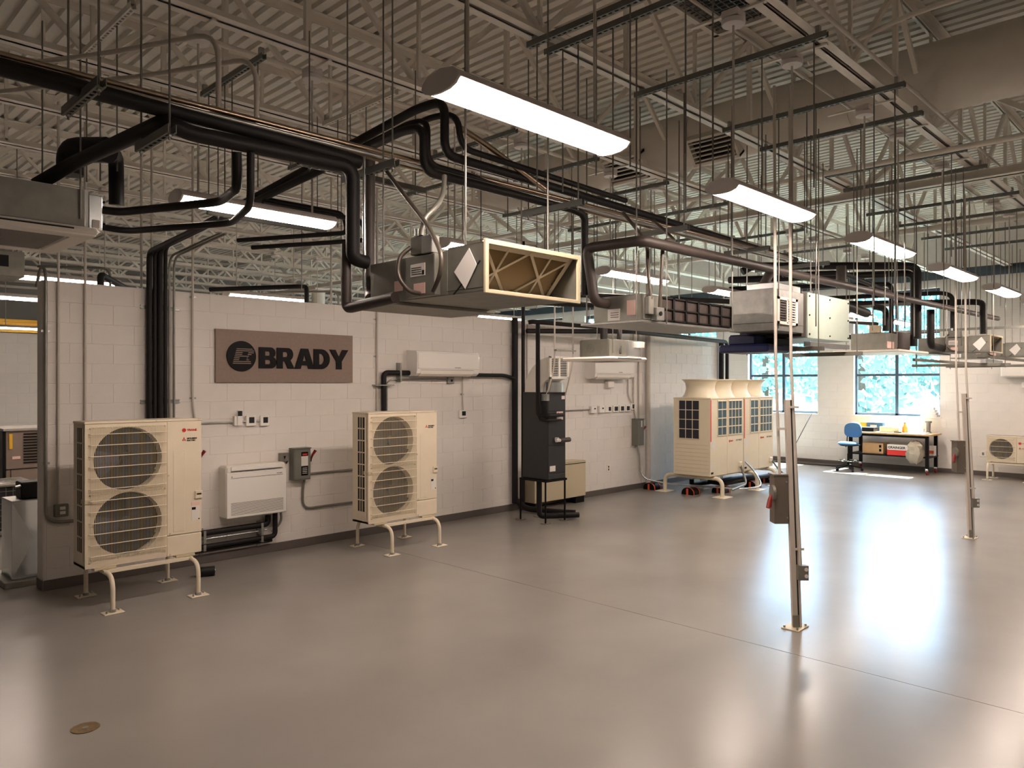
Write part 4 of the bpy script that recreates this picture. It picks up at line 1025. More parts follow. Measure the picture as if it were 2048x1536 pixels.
# ducted concealed unit (authored with its -X side at x = 0, front at y = 0, bottom at z = 0)
def ducted(label, loc, group=None):
    u = thing('ducted_unit', label, 'air conditioner', loc, local=True, group=group)
    W_, D1, H_ = .75, .30, .258
    hb = MB()     # filter box: open at the front
    hb.box(0, .006, 0, D1, 0, H_); hb.box(W_ - .006, W_, 0, D1, 0, H_); hb.box(0, W_, 0, D1, H_ - .006, H_); hb.box(0, W_, 0, D1, 0, .006)
    hb.build('filter_box', 'galv_dull', u)
    MB().box(.006, W_ - .006, D1 - .01, D1 - .004, .006, H_ - .006).build('inner_back', 'slot_dark', u)
    fr = MB(); t = .014
    for a in ((-.012, W_ + .012, H_ - t, H_ + .012), (-.012, W_ + .012, -.012, t * .6), (-.012, t, 0, H_), (W_ - .012, W_ + .012, 0, H_)): fr.box(a[0], a[1], -.012, .004, a[2], a[3], .002)
    fr.build('front_flange', 'beige_dark', u)
    # slanted cardboard filter with diagonal ribs over pleats
    R_ = lambda x, v, o: (x, .02 + .22 * (1 - v) + o * .72, .012 + v * (H_ - .024) + o * .69)
    def strip(mb, p_, q, w_, o):
        p_, q = Vector((p_[0], p_[1] * .31)), Vector((q[0], q[1] * .31)); d = (q - p_).normalized(); s = Vector((-d.y, d.x)) * w_ / 2
        quad = [p_ + s, q + s, q - s, p_ - s]
        vs = [R_(c.x, c.y / .31, o) for c in quad] + [R_(c.x, c.y / .31, o + .004) for c in quad]
        mb.add(vs, [(0, 1, 2, 3), (7, 6, 5, 4)] + [(i, 4 + i, 4 + (i + 1) % 4, (i + 1) % 4) for i in range(4)])
    pl = MB()
    for i in range(13):
        v0, v1 = i / 13, (i + 1) / 13; vm = (v0 + v1) / 2
        pl.add([R_(.02, v0, .034), R_(W_ - .03, v0, .034), R_(W_ - .03, vm, .006), R_(.02, vm, .006), R_(W_ - .03, v1, .034), R_(.02, v1, .034)], [(0, 1, 2, 3), (3, 2, 4, 5)])
    pl.build('filter_pleat', 'filter_pleat', u, kind='stuff', smooth=False)
    cd = MB()
    for p_, q in (((.02, .02), (W_ - .03, .02)), ((.02, .98), (W_ - .03, .98)), ((.03, 0), (.03, 1)), ((W_ - .04, 0), (W_ - .04, 1))): strip(cd, p_, q, .03, -.002)
    n_ = 2; wd = (W_ - .05) / n_
    for i in range(n_):
        x0 = .02 + wd * i
        strip(cd, (x0, .02), (x0 + wd, .98), .016, -.002); strip(cd, (x0, .98), (x0 + wd, .02), .016, -.003)
        strip(cd, (x0 + wd / 2, 0), (x0 + wd / 2, 1), .014, -.004)
    cd.build('filter_frame', 'filter_card', u, smooth=False)
    MB().box(.0, W_, D1, 1.03, .0, H_ - .01, .004).build('casing', 'galv_dull', u)
    MB().box(-.05, W_ + .05, D1 + .45, 1.2, -.02, .0, .003).build('drain_pan', 'galv_dull', u)
    MB().box(-.0015, 0, .02, .31, .02, .022).build('seam', 'slot_dark', u)
    MB().bar((-.002, .25, .0), (-.002, .04, .16), .004, .006).build('fold_line', 'slot_dark', u)
    # control box on the side
    cb = MB().box(-.045, .0, .36, .62, .005, .235, .004).build('control_box', 'galv_dull', u)
    q = MB().box(-.0475, -.044, .44, .57, .12, .19).build('rating_label', 'label_white', u)
    for k in range(4): MB().box(-.049, -.047, .47, .56, .13 + .012 * k, .134 + .012 * k).build('print_line', 'screen_dark', q)
    MB().box(-.049, -.047, .445, .465, .125, .15).build('label_code', 'screen_dark', q)
    MB().box(-.0475, -.044, .44, .54, .02, .08).build('notice_label', 'label_pink', u)
    MB().box(-.004, 0, .70, .78, .06, .12).build('notice_label', 'label_pink', u)
    tgm = MB(); tgm.add([(-.004, .12, .235), (-.004, .24, .12), (-.004, .15, .02), (-.004, .06, .14), (-.007, .12, .235), (-.007, .24, .12), (-.007, .15, .02), (-.007, .06, .14)], [(4, 5, 6, 7), (0, 1, 5, 4), (1, 2, 6, 5), (2, 3, 7, 6), (3, 0, 4, 7)])
    tgm.build('paper_tag', 'paper', u, smooth=False)
    jb = MB().box(-.05, .01, .38, .47, .24, .34, .004).build('junction_box', 'galv', u)
    MB().box(-.04, .02, .47, .58, .245, .345, .004).build('switch_box', 'galv_dull', u)
    MB().cyl((-.03, .525, .35), (-.03, .525, .39), .018, 10).build('conduit_hub', 'galv', u)
    MB().tube([(-.045, .57, .29), (-.10, .60, .24), (-.12, .60, .12), (-.08, .53, .03), (-.04, .48, .02)], .013, 10, .06).build('flexible_conduit', 'flex_grey', u)
    rods(u, [(.04, .2), (.04, .95), (W_ - .04, .2), (W_ - .04, .95)], H_ - .01, 4.6 - loc[2])
    return u
U1 = ducted('nearest hung ducted unit with a pleated filter in its open front and paper tag', (2.686, -5.61, 2.52))
U5 = dup(U1, (13.57, -5.56, 2.53), label='far hung ducted unit with paper tag and open filter box before the farther power pole')
U6 = dup(U1, (16.4, -5.5, 2.53), label='farthest hung ducted unit past the farther power pole, tag cut off by frame')

# second ducted unit: low profile, six filter frames on its face
u2 = thing('low_profile_unit', 'long low hung duct unit with a row of dark mesh filters on its face', 'air conditioner', (5.6, -4.8, 2.52))
MB().box(4.93, 6.34, -5.03, -4.55, 2.535, 2.745, .004).build('casing', 'galv_dull', u2)
MB().box(4.88, 6.36, -5.06, -4.45, 2.515, 2.535, .004).build('drain_pan', 'galv', u2)
MB().box(4.93, 5.14, -5.05, -5.03, 2.54, 2.74, .004).build('front_cover', 'galv_dull', u2)
for i in range(6):
    x0 = 5.16 + .195 * i; t_ = MB()
    for a in ((x0, x0 + .012, 2.545, 2.74), (x0 + .18, x0 + .195, 2.545, 2.74), (x0, x0 + .195, 2.545, 2.557), (x0, x0 + .195, 2.728, 2.74), (x0, x0 + .195, 2.637, 2.647)): t_.box(a[0], a[1], -5.056, -5.03, a[2], a[3])
    f_ = t_.build('filter_frame', 'black', u2, smooth=False)
    MB().box(x0 + .01, x0 + .185, -5.042, -5.03, 2.55, 2.735).build('filter_mesh', 'filter_mesh', f_)
q = MB().box(4.924, 4.931, -4.82, -4.70, 2.545, 2.64).build('rating_label', 'label_white', u2)
for k in range(3): MB().box(4.922, 4.925, -4.81, -4.73, 2.57 + .018 * k, 2.575 + .018 * k).build('print_line', 'screen_dark', q)
MB().box(4.924, 4.931, -4.97, -4.89, 2.58, 2.70).build('notice_label', 'label_pink', u2)
jb = MB().box(5.02, 5.13, -5.11, -5.05, 2.535, 2.64, .005).build('switch_box', 'galv', u2)
MB().cyl((5.07, -5.11, 2.59), (5.07, -5.118, 2.59), .018, 12).build('toggle', 'black', jb)
MB().box(4.94, 5.01, -5.09, -5.05, 2.58, 2.72, .004).build('junction_box', 'galv_dull', u2)
rods(u2, [(4.9, -5.0), (4.9, -4.5), (5.22, -5.07), (6.32, -5.06), (6.32, -4.5)], 2.52)

# sheet metal plenum with green-grey cabinet behind it
u3 = thing('plenum_air_handler', 'hung galvanised plenum box with white grille joined to a pale green cabinet', 'air handler', (7.5, -5.0, 2.48))
MB().box(6.64, 7.30, -5.30, -4.86, 2.53, 2.92, .003).build('plenum', 'galv', u3)
MB().box(6.64, 7.30, -5.303, -4.86, 2.60, 2.604).build('crease', 'galv_bright', u3)
MB().box(7.302, 7.40, -5.28, -4.62, 2.50, 2.95, .002).build('connector', 'brown_pipe', u3)
MB().box(7.40, 8.49, -5.30, -4.62, 2.49, 2.945, .004).build('cabinet', 'green_panel', u3)
for x in (7.44, 7.95, 8.45):
    for z in (2.53, 2.72, 2.91): MB().cyl((x, -5.30, z), (x, -5.308, z), .009, 8).build('screw', 'black', u3)
g = MB()
for a in ((6.70, 7.14, 2.59, 2.62), (6.70, 7.14, 2.82, 2.85), (6.70, 6.75, 2.59, 2.85), (7.09, 7.14, 2.59, 2.85), (6.90, 6.93, 2.6, 2.84)): g.box(a[0], a[1], -5.315, -5.302, a[2], a[3], .002)
g.build('grille_frame', 'satin_white', u3); MB().box(6.72, 7.12, -5.304, -5.301, 2.6, 2.84).build('grille_back', 'filter_mesh', u3)
for k in range(8): MB().box(6.95, 7.09, -5.312, -5.304, 2.63 + .024 * k, 2.64 + .024 * k).build('grille_blade', 'satin_white', u3)
for k in range(8): MB().box(6.76, 6.89, -5.312, -5.304, 2.63 + .024 * k, 2.64 + .024 * k).build('grille_blade', 'brown_pipe', u3)
MB().box(6.72, 7.28, -5.28, -5.0, 2.92, 2.985, .006).build('top_duct', 'galv_bright', u3)
bl = thing('drain_pump', 'dark blue plastic pump housing slung under the galvanised plenum box', 'pump', (7.0, -4.9, 2.33))
MB().box(6.85, 7.35, -5.15, -4.62, 2.34, 2.42, .02).build('tray', 'blue_plastic', bl); MB().box(6.9, 7.15, -5.0, -4.7, 2.41, 2.52, .02).build('housing', 'blue_plastic', bl); MB().box(7.15, 7.45, -5.1, -4.7, 2.40, 2.49, .01).build('motor', 'black', bl)
def trapeze(label, a, b_, z, ends, z1=4.58, group=None, mt='strut_dark'):
    t_ = thing('trapeze_hanger', label, 'hanger', (a[0], (a[1] + b_[1]) / 2, z - .02), group=group)
    slotted(MB(), (a[0], a[1], z), (b_[0], b_[1], z)).build('channel', mt, t_, smooth=False)
    for e in ends:
        p_ = Vector((a[0], a[1], z)).lerp(Vector((b_[0], b_[1], z)), e)
        MB().cyl((p_.x, p_.y, z - .05), (p_.x, p_.y, z1), .0055, 6).build('threaded_rod', 'rod_steel', t_)
        MB().cyl((p_.x, p_.y, z - .035), (p_.x, p_.y, z - .025), .011, 6).build('nut', 'galv', t_)
    return t_
trapeze('hanging strut with two rods under the nearer end of the pale green cabinet', (7.5, -5.42), (7.5, -4.55), 2.385, (.06, .94), mt='galv_dull')
trapeze('hanging strut with two rods under the farther end of the pale green cabinet', (8.42, -5.46), (8.42, -4.6), 2.36, (.06, .94), mt='galv_dull')
tag(MB().box(7.42, 8.45, -5.32, -5.25, 2.405, 2.455, .003).build('channel_rail', 'galv_bright'), 'bright metal rail lying under the pale green cabinet', 'rail')
tag(MB().box(7.42, 8.45, -4.80, -4.73, 2.405, 2.455, .003).build('channel_rail', 'galv_dull'), 'dull metal rail under the rear of the pale green cabinet', 'rail')
# hung cassette with dark end panel
u4 = thing('hung_cassette', 'hung grey box unit with dark end panel and wide white pan beyond the green cabinet', 'air conditioner', (12.2, -4.4, 2.5))
MB().box(11.8, 12.3, -4.60, -4.1, 2.54, 2.79, .004).build('casing', 'galv_dull', u4)
MB().box(12.3, 12.86, -4.62, -4.1, 2.53, 2.82, .004).build('end_panel', 'brown_pipe', u4)
MB().box(11.6, 13.0, -4.85, -3.9, 2.49, 2.53, .012).build('pan', 'satin_white', u4)
MB().box(11.75, 11.92, -4.5, -4.38, 2.79, 2.90, .004).build('junction_box', 'beige_dark', u4)
MB().box(11.85, 12.15, -4.606, -4.6, 2.56, 2.66).build('notice_label', 'label_pink', u4)
rods(u4, [(11.75, -4.7), (12.9, -4.7), (11.75, -4.05), (12.9, -4.05)], 2.52)
# far support channels
for y, z, x0, x1, lab in ((-5.72, 2.42, 12.9, 17.6, 'long strut channel running under the far ducted units, front one'), (-4.75, 2.40, 12.6, 17.6, 'long strut channel running under the far ducted units, rear one')):
    t_ = thing('strut_channel', lab, 'strut', ((x0 + x1) / 2, y, z - .02))
    slotted(MB(), (x0, y, z), (x1, y, z), slots=False).build('channel', 'galv_dull', t_)
    rods(t_, [(x0 + .1, y), ((x0 + x1) / 2, y), (x1 - .1, y)], z - .08)
for k, (x, y0, y1, z) in enumerate(((13.7, -5.8, -4.4, 2.33), (14.9, -5.9, -4.6, 2.33), (15.2, -7.2, -3.6, 3.0), (12.4, -4.9, -3.8, 3.25))):
    trapeze(('strut crosspiece under the far ducted unit with two rods', 'strut crosspiece beyond the farther power pole under the ducted units', 'long slotted strut hung across high beside the farther power pole', 'short slotted strut holding the black vertical pipes by the far units')[k], (x, y0), (x, y1), z, (.05, .95), mt='galv_dull')
tag(MB().box(13.6, 14.7, -5.5, -5.42, 2.35, 2.42, .004).build('channel_rail', 'galv_bright'), 'bright rail lying on the strut crosspieces under the far ducted unit', 'rail')

# four-way cassette at the camera side, its lower panel, and the smaller one by the sign wall
def cassette(label, x0, x1, y0, y1, z0, z1, ov, circ=False):
    u = thing('ceiling_cassette', label, 'air conditioner', ((x0 + x1) / 2, (y0 + y1) / 2, z0 - .05))
    c = .16
    for nm, q in (('body', [(x0 + .02, y0), (x1 - .0, y0), (x1, y1 - c), (x1 - c, y1), (x0 + c, y1), (x0, y1 - c), (x0, y0 + .02)]),):
        MB().prism(q, lambda a_, b_, t: (a_, b_, t), z0, z1).build(nm, 'galv' if not circ else 'galv_dull', u)
    MB().box(x0 - .005, x1 - .02, y0 - .006, y0 + .01, z0 + .01, z1 - .004, .002).build('side_panel', 'galv_dull', u)
    p_ = MB(); X0, X1, Y0, Y1 = x0 - ov, x1 + ov, y0 - ov, y1 + ov; zb = z0 - .05
    p_.box(X0, X1, Y0, Y1, zb + .006, zb + .05, .02)
    for a in ((X0 + .02, X1 - .02, Y0 + .02, Y0 + .14), (X0 + .02, X1 - .02, Y1 - .14, Y1 - .02), (X0 + .02, X0 + .14, Y0 + .14, Y1 - .14), (X1 - .14, X1 - .02, Y0 + .14, Y1 - .14)): p_.box(a[0], a[1], a[2], a[3], zb - .004, zb + .02, .006)
    p_.build('panel', 'satin_white', u)
    MB().box(X0 + .16, X1 - .16, Y0 + .16, Y1 - .16, zb + .0, zb + .008).build('intake_back', 'slot_dark', u)
    for k in range(18):
        yy = Y0 + .17 + (Y1 - Y0 - .34) * k / 17
        MB().box(X0 + .16, X1 - .16, yy - .011, yy + .006, zb - .004, zb + .004).build('intake_slat', 'trim_grey', u)
    MB().box(X0 + .15, X1 - .15, Y0 - .002, Y0 + .004, zb + .026, zb + .036).build('air_gap', 'slot_dark', u)
    rods(u, [(x0 + .05, y0 - .02), (x1 - .05, y0 - .02), (x0 + .05, y1 + .02), (x1 - .05, y1 + .02)], z0 + .05)
    return u
c1 = cassette('big galvanised ceiling cassette with white louvred panel, cut off by the frame', .67, 1.50, -3.24, -2.42, 3.01, 3.25, .055)
eb = MB().box(1.52, 1.60, -3.18, -2.8, 3.02, 3.24, .004).build('control_box', 'galv_bright', c1)
for z in (3.06, 3.2): MB().cyl((1.605, -3.185, z), (1.605, -3.195, z), .008, 8).build('screw', 'black', c1)
MB().box(1.54, 1.58, -3.19, -3.18, 3.03, 3.08).build('label', 'label_white', c1)
c2 = cassette('small hung cassette with round mark on its side, above the far split unit', 7.64, 8.25, -2.66, -2.05, 2.375, 2.60, .10, True)
MB().box(8.0, 8.27, -2.70, -2.66, 2.385, 2.59, .003).build('front_panel', 'galv_bright', c2)
MB().lathe([(.045, 0), (.05, -.003), (.055, 0)], (0, 0, 0), 24, axis='y')
rg = MB(); n_ = 24
rg.tube([(7.636, -2.36 + .055 * math.cos(2 * PI * k / n_), 2.49 + .055 * math.sin(2 * PI * k / n_)) for k in range(n_ + 1)], .003, 6); rg.build('round_mark', 'grey_box', c2)
MB().box(8.18, 8.28, -2.76, -2.69, 2.50, 2.58, .006).build('switch_box', 'satin_white', c2)
pipe_thing('flexible_conduit', 'dark flexible conduit hooked down onto the small hung cassette', 'conduit', [(7.9, -2.6, 2.75), (7.93, -2.63, 2.6), (7.85, -2.68, 2.42)], .014, 'rubber_pipe', .08)
pipe_thing('insulated_pipe', 'short black pipe dropping to the small hung cassette from above', 'pipe', [(8.0, -2.3, 2.95), (8.0, -2.3, 2.6)], .05, 'rubber_pipe')
pipe_thing('insulated_pipe', 'brown pipe elbow hooking down beside the small hung cassette', 'pipe', [(8.3, -2.1, 2.44), (8.62, -2.1, 2.44), (8.62, -2.1, 2.95)], .035, 'brown_pipe', .07)
# the small ducted unit seen under the big cassette
u7 = thing('hung_controller', 'small galvanised control end of a hung unit below the big cassette', 'air conditioner', (1.9, 1.2, 2.95))
MB().box(1.0, 2.1, 1.0, 1.5, 3.18, 3.45, .004).build('casing', 'galv_dull', u7)
MB().box(1.85, 1.95, .985, 1.0, 3.28, 3.40).build('board', 'slot_dark', u7)
rods(u7, [(1.2, 1.1), (2.05, 1.1)], 3.4)

# ------------------------------------------------------------------ pipe runs overhead
B_ = 'brown_pipe'
pipe_thing('insulated_pipe', 'upper black overhead pipe entering from the frame edge above the big cassette', 'pipe', [(-.6, -4.47, 3.455), (2.1, -4.50, 3.43), (2.66, -4.50, 3.41)], .042, 'rubber_pipe')
pipe_thing('insulated_pipe', 'thick brown pipe running to an elbow that drops to the nearest ducted unit', 'pipe', [(1.268, -3.05, 3.28), (1.381, -3.4, 3.366), (1.483, -4.52, 3.365), (1.6,-4.52,3.335), (2.60, -4.52, 3.365), (2.60, -4.52, 2.80), (2.70, -4.52, 2.79)], .043, 'rubber_pipe', .09)
pipe_thing('insulated_pipe', 'second dark vertical pipe dropping beside the elbow to the nearest ducted unit', 'pipe', [(2.78, -4.44, 3.5), (2.78, -4.44, 2.60), (2.70, -4.56, 2.56)], .034, B_, .06)
pipe_thing('insulated_pipe', 'low black drain pipe along the side of the nearest ducted unit', 'pipe', [(2.60, -4.45, 2.9), (2.60, -4.45, 2.50), (2.60, -4.95, 2.53)], .033, B_, .05)
pipe_thing('insulated_pipe', 'black pipe from the big cassette bending up to the thick overhead pipe', 'pipe', [(1.56, -2.95, 3.20), (1.75, -3.0, 3.19), (2.05, -3.9, 3.16), (1.90, -4.45, 3.12), (1.87, -4.50, 3.3)], .026, 'rubber_pipe', .1)
pipe_thing('insulated_pipe', 'lower black pipe from the big cassette bending up to the thick overhead pipe', 'pipe', [(1.56, -2.95, 3.09), (1.8, -3.0, 3.07), (2.1, -3.95, 3.03), (1.95, -4.5, 3.02), (1.93, -4.54, 3.3)], .021, 'rubber_pipe', .1)
pipe_thing('insulated_pipe', 'fat black elbow behind the big cassette joining the thick sloping pipe', 'pipe', [(1.592, -3.3, 3.51), (1.462, -3.0, 3.546), (1.462, -3.0, 3.385)], .08, 'rubber_pipe', .12, n=14)
pipe_thing('insulated_pipe', 'black vertical pipe dropping behind the big cassette control box', 'pipe', [(1.579, -3.25, 3.518), (1.834, -2.7, 3.651), (1.85, -2.66, 3.313)], .05, 'rubber_pipe', .1)
pipe_thing('conduit', 'bright vertical conduit between the two pipes dropping to the nearest ducted unit', 'conduit', [(2.71, -4.48, 3.46), (2.71, -4.48, 2.62)], .011, 'galv_bright')
# the rack: bundle from the risers, down to the row along the hung units
pipe_thing('insulated_pipe', 'pair of black hairpin pipes stepping down to the second row lights, upper', 'pipe', [(3.02, -2.4, 3.62), (3.9, -2.4, 3.62), (3.95, -2.4, 3.45), (3.4, -1.3, 3.45)], .022, 'rubber_pipe', .07)
pipe_thing('insulated_pipe', 'pair of black hairpin pipes stepping down to the second row lights, lower', 'pipe', [(3.02, -2.55, 3.55), (4.0, -2.55, 3.55), (4.08, -2.55, 3.38), (3.5, -1.4, 3.38)], .022, 'rubber_pipe', .07)
pipe_thing('insulated_pipe', 'smooth brown main pipe sloping away over the hung units to the far wall', 'pipe', [(4.95, -4.69, 2.69), (4.76, -4.69, 2.69), (4.75, -4.62, 3.13), (4.75, -5.16, 3.12), (10.0, -5.14, 3.165), (16.2, -5.12, 3.23)], .042, B_, .075)
q = tag(MB().cyl((9.05, -5.0, 3.16), (9.05, -5.0, 3.42), .055, 18).build('pipe_stub', B_), 'upright brown pipe stub standing on the brown main pipe', 'pipe')
pipe_thing('insulated_pipe', 'brown drop pipe from the main into the top of the galvanised plenum', 'pipe', [(6.95, -5.14, 3.14), (6.95, -5.0, 2.9)], .045, B_)
CU = [('polished copper tube on the overhead rack, uppermost of the bright lines', -4.40, 3.50, .016, 'copper', 8.4), ('thin bright conduit on the overhead rack next to the copper tube', -4.36, 3.46, .011, 'copper', 8.3), ('third bright conduit on the overhead rack, lowest', -4.44, 3.455, .012, 'galv', 8.2)]
for lab, y, z, r_, mt, xe in CU: pipe_thing('copper_line' if mt == 'copper' else 'conduit', lab, 'pipe', [(-.8, y, z + .02), (xe, y - .3, z - .03)], r_, mt)
q = thing('junction_fitting', 'capsule-shaped conduit fitting on the bright overhead lines', 'fitting', (1.85, -4.44, 3.47))
MB().tube([(1.75, -4.43, 3.50), (1.78, -4.43, 3.50), (1.98, -4.43, 3.495), (2.01, -4.43, 3.495)], [.018, .03, .03, .018], 14).build('body', 'copper', q)
for x, z1, lab in ((1.80, 3.95, 'arched pale conduit rising from the capsule fitting to the roof'), (2.02, 3.88, 'second arched pale conduit just beyond the capsule fitting')):
    pipe_thing('conduit', lab, 'conduit', [(x, -4.43, 3.5), (x, -4.43, z1), (x - .3, -3.6, z1 + .05), (x - .9, -2.0, z1 - .2 + .4)], .015, 'conduit_paint', .16)
pipe_thing('flexible_conduit', 'dark flexible conduit sagging from the rack to the side of the nearest ducted unit', 'conduit', [(2.95, -4.209, 3.626), (2.8, -4.601, 3.354), (2.7, -4.957, 3.09), (2.64, -5.222, 2.883), (2.6, -5.363, 2.724), (2.6, -5.346, 2.613), (2.62, -5.263, 2.542)], .013, 'flex_grey', .12)
pipe_thing('conduit', 'pale offset conduit dropping from the rack to the box on the nearest ducted unit', 'conduit', [(2.9, -5.031, 3.269), (2.85, -5.08, 3.132), (2.75, -5.115, 3.034), (2.68, -5.111, 2.973), (2.65, -5.126, 2.865)], .015, 'galv_dull', .08)
for pts, lab in (([(5.1, -4.72, 3.46), (5.2, -4.9, 3.2), (4.98, -5.05, 2.95), (4.98, -5.08, 2.70)], 'first of two flexible conduits curving from the rack to the long low unit'), ([(5.5, -4.75, 3.45), (5.5, -5.0, 3.22), (5.12, -5.10, 3.2), (5.09, -5.09, 2.63)], 'second of two flexible conduits curving from the rack to the long low unit')):
    pipe_thing('flexible_conduit', lab, 'conduit', pts, .015, 'flex_grey', .15)
pipe_thing('conduit', 'two-bend steel conduit sloping down from the bundle to the rack line', 'conduit', [(3.40, -4.6, 3.78), (3.6, -4.62, 3.72), (4.2, -4.66, 3.50)], .022, 'copper', .1)
# black pipe runs beyond the green cabinet
for pts, r_, lab in (([(9.9, -3.3, 3.62), (10.0, -3.4, 3.7), (12.1, -4.85, 3.78), (12.25, -4.9, 3.74), (12.25, -4.9, 2.7)], .055, 'thick black pipe crossing high then dropping past the far slotted strut'),
                     ([(9.9, -3.1, 3.52), (12.3, -4.75, 3.70), (12.42, -4.8, 3.66), (12.42, -4.8, 2.6)], .05, 'second thick black pipe dropping close behind the first by the far units'),
                     ([(10.1, -3.0, 3.42), (12.2, -4.5, 3.55), (12.2, -4.55, 3.5), (12.2, -4.55, 2.7)], .035, 'thin black pipe dropping beside the two thick ones at the far units'),
                     ([(11.5, -4.55, 3.15), (11.85, -4.55, 3.15), (11.95, -4.55, 3.12), (11.95, -4.55, 2.82)], .045, 'short black elbow dropping into the hung unit with dark end panel'),
                     ([(12.9, -4.9, 3.18), (12.9, -4.9, 2.62), (13.55, -4.9, 2.60)], .055, 'black pipe dropping into the side of the far ducted unit'),
                     ([(13.0, -3.2, 3.5), (13.6, -4.9, 3.5), (13.7, -5.0, 3.45), (13.7, -5.0, 2.8)], .035, 'black pipe stepping over to the far ducted unit, higher'),
                     ([(12.8, -3.2, 3.38), (14.2, -5.2, 3.38), (14.3, -5.3, 3.36), (14.3, -5.3, 2.85)], .05, 'black pipe stepping over to the far ducted unit, lower'),
                     ([(8.8, -4.4, 3.35), (9.3, -4.9, 3.38), (11.0, -4.9, 3.3)], .03, 'thin black pipe angled beyond the end of the rack'),
                     ([(6.2, -3.0, 3.02), (8.9, -4.0, 3.05), (9.2, -4.1, 3.15)], .03, 'black pipe pair under the second row lights, upper one'),
                     ([(6.2, -2.8, 2.94), (8.9, -3.85, 2.94), (9.15, -3.9, 3.05)], .035, 'black pipe pair under the second row lights, lower one'),
                     ([(10.8, -2.6, 2.9), (15.6, -3.5, 2.88)], .05, 'black pipe crossing in front of the far windows'),
                     ([(10.8, -2.2, 3.25), (15.6, -3.2, 3.2)], .04, 'upper black pipe crossing in front of the far windows'),
                     ([(9.6, -4.75, 3.05), (10.6, -4.75, 2.98)], .06, 'short dark pipe end beside the pale green cabinet')):
    pipe_thing('insulated_pipe', lab, 'pipe', pts, r_, 'rubber_pipe', .1)
pipe_thing('insulated_pipe', 'black pipe rising over the partition top between the cassette and the risers', 'pipe', [(3.0, .6, 3.1), (2.62, .235, 3.19), (2.62, .235, 2.6)], .035, 'rubber_pipe', .05)
pipe_thing('insulated_pipe', 'black pipe bracket rising over the partition top above the sign', 'pipe', [(4.3, 1.4, 3.28), (5.05, .4, 3.30), (5.05, .23, 3.28), (5.05, .23, 2.6)], .03, 'rubber_pipe', .05)
conduit('steel conduit arching over the partition top beside the black riser bundle', [(2.75, .35, 2.95), (2.75, .35, 3.28), (2.2, .9, 3.3)], .014, 'galv_dull', .1)
conduit('steel conduit arching over the partition top near the sign', [(5.6, .35, 2.95), (5.6, .35, 3.28), (4.9, .9, 3.25)], .014, 'galv_dull', .1)

# ------------------------------------------------------------------ hangers and ceiling struts
for k, (x, y0, y1, z, lab) in enumerate(((1.12, -4.75, -4.2, 3.40, 'rack hanger with two rods just past the big cassette'), (1.45, -4.7, -4.25, 3.28, 'lower rack hanger with two rods beside the capsule fitting'), (2.74, -4.78, -4.2, 3.37, 'rack hanger with two rods at the elbow above the nearest ducted unit'),
    (4.30, -4.95, -4.35, 3.37, 'rack hanger with two rods between the nearest and the low ducted units'), (5.75, -4.95, -4.4, 3.40, 'rack hanger with two rods above the row of mesh filters'), (7.3, -4.95, -4.45, 3.42, 'rack hanger with two rods above the galvanised plenum'), (8.7, -5.0, -4.1, 3.42, 'rack hanger with two rods at the end of the pipe rack'),
    (3.05, -2.1, -1.0, 3.50, 'bundle hanger with two rods over the second row lights'), (3.0, -3.6, -2.9, 3.62, 'bundle hanger with two rods higher up the black bundle'))):
    if k >= 7: a, b_ = (2.75, y0), (3.9, y0)
    else: a, b_ = (x, y0), (x, y1)
    trapeze(lab, a, b_, z, (.08, .92))
STR = [(4.03, -6.3, -4.65, (.2, .45, .95)), (4.21, -6.3, -4.66, (.15, .5, .9)), (5.38, -6.3, -4.65, (.06, .3, .55, .7)), (6.74, -6.4, -4.74, (.05, .45, .5, .95)), (7.57, -6.3, -4.72, (.1, .35, .7)), (9.08, -6.3, -4.80, (.1, .5, .55)), (9.93, -6.3, -4.70, (.2, .6, .9)), (11.6, -6.3, -4.4, (.3, .35, .8)), (12.8, -6.6, -4.4, (.2, .25, .6)), (14.2, -7.0, -4.4, (.3, .35, .8)), (15.6, -7.0, -4.4, (.2, .7)),
       (2.75, -3.1, -2.0, (.1, .5, .9)), (1.78, -3.2, -2.1, (.3, .9)), (3.88, -3.25, -2.1, (.4, .8)), (.6, -3.3, -2.1, (.2, .9)), (5.3, -3.3, -2.0, (.1, .4, .8)), (6.6, -3.3, -2.0, (.3, .6)), (8.0, -3.3, -2.0, (.2, .5, .9)), (9.5, -3.3, -2.0, (.1, .6)), (12.0, -3.3, -2.0, (.1, .6, .9)), (14.0, -3.3, -2.0, (.2, .7)),
       (4.4, -1.85, -.5, (.2, .8)), (6.1, -1.85, -.5, (.3, .7)), (7.9, -1.85, -.5, (.2, .5, .8)), (9.4, -1.85, -.5, (.3, .7)), (11.4, -1.85, -.5, (.2, .8)), (13.4, -1.85, -.5, (.3, .8))]
WHERE = ['crossing under the front joist, first of a close pair', 'crossing under the front joist, second of the close pair', 'over the first front pendant light end', 'above the second front pendant light', 'past the second front pendant light above the nearer power pole', 'above the third front pendant light near its tail', 'above the third front pendant light far end', 'above the fourth front pendant light', 'above the tail of the fourth front pendant light', 'above the fifth front pendant light', 'nearest the window wall in the front line',
         'above the bright overhead lines near the big cassette', 'high behind the tall rods over the big cassette', 'perforated pale one above the elbow pipe', 'at the frame corner above the big cassette', 'over the second row of lights above the rack drop', 'over the second row lights past the nearest ducted unit', 'over the second row lights above the low unit', 'over the second row lights above the plenum', 'over the second row lights before the window wall', 'over the second row lights closest to the window wall',
         'above the partition over the sign', 'above the partition past the sign', 'above the partition over the air handler', 'above the partition past the air handler', 'above the partition over the disconnect box', 'above the partition over the twin condensers']
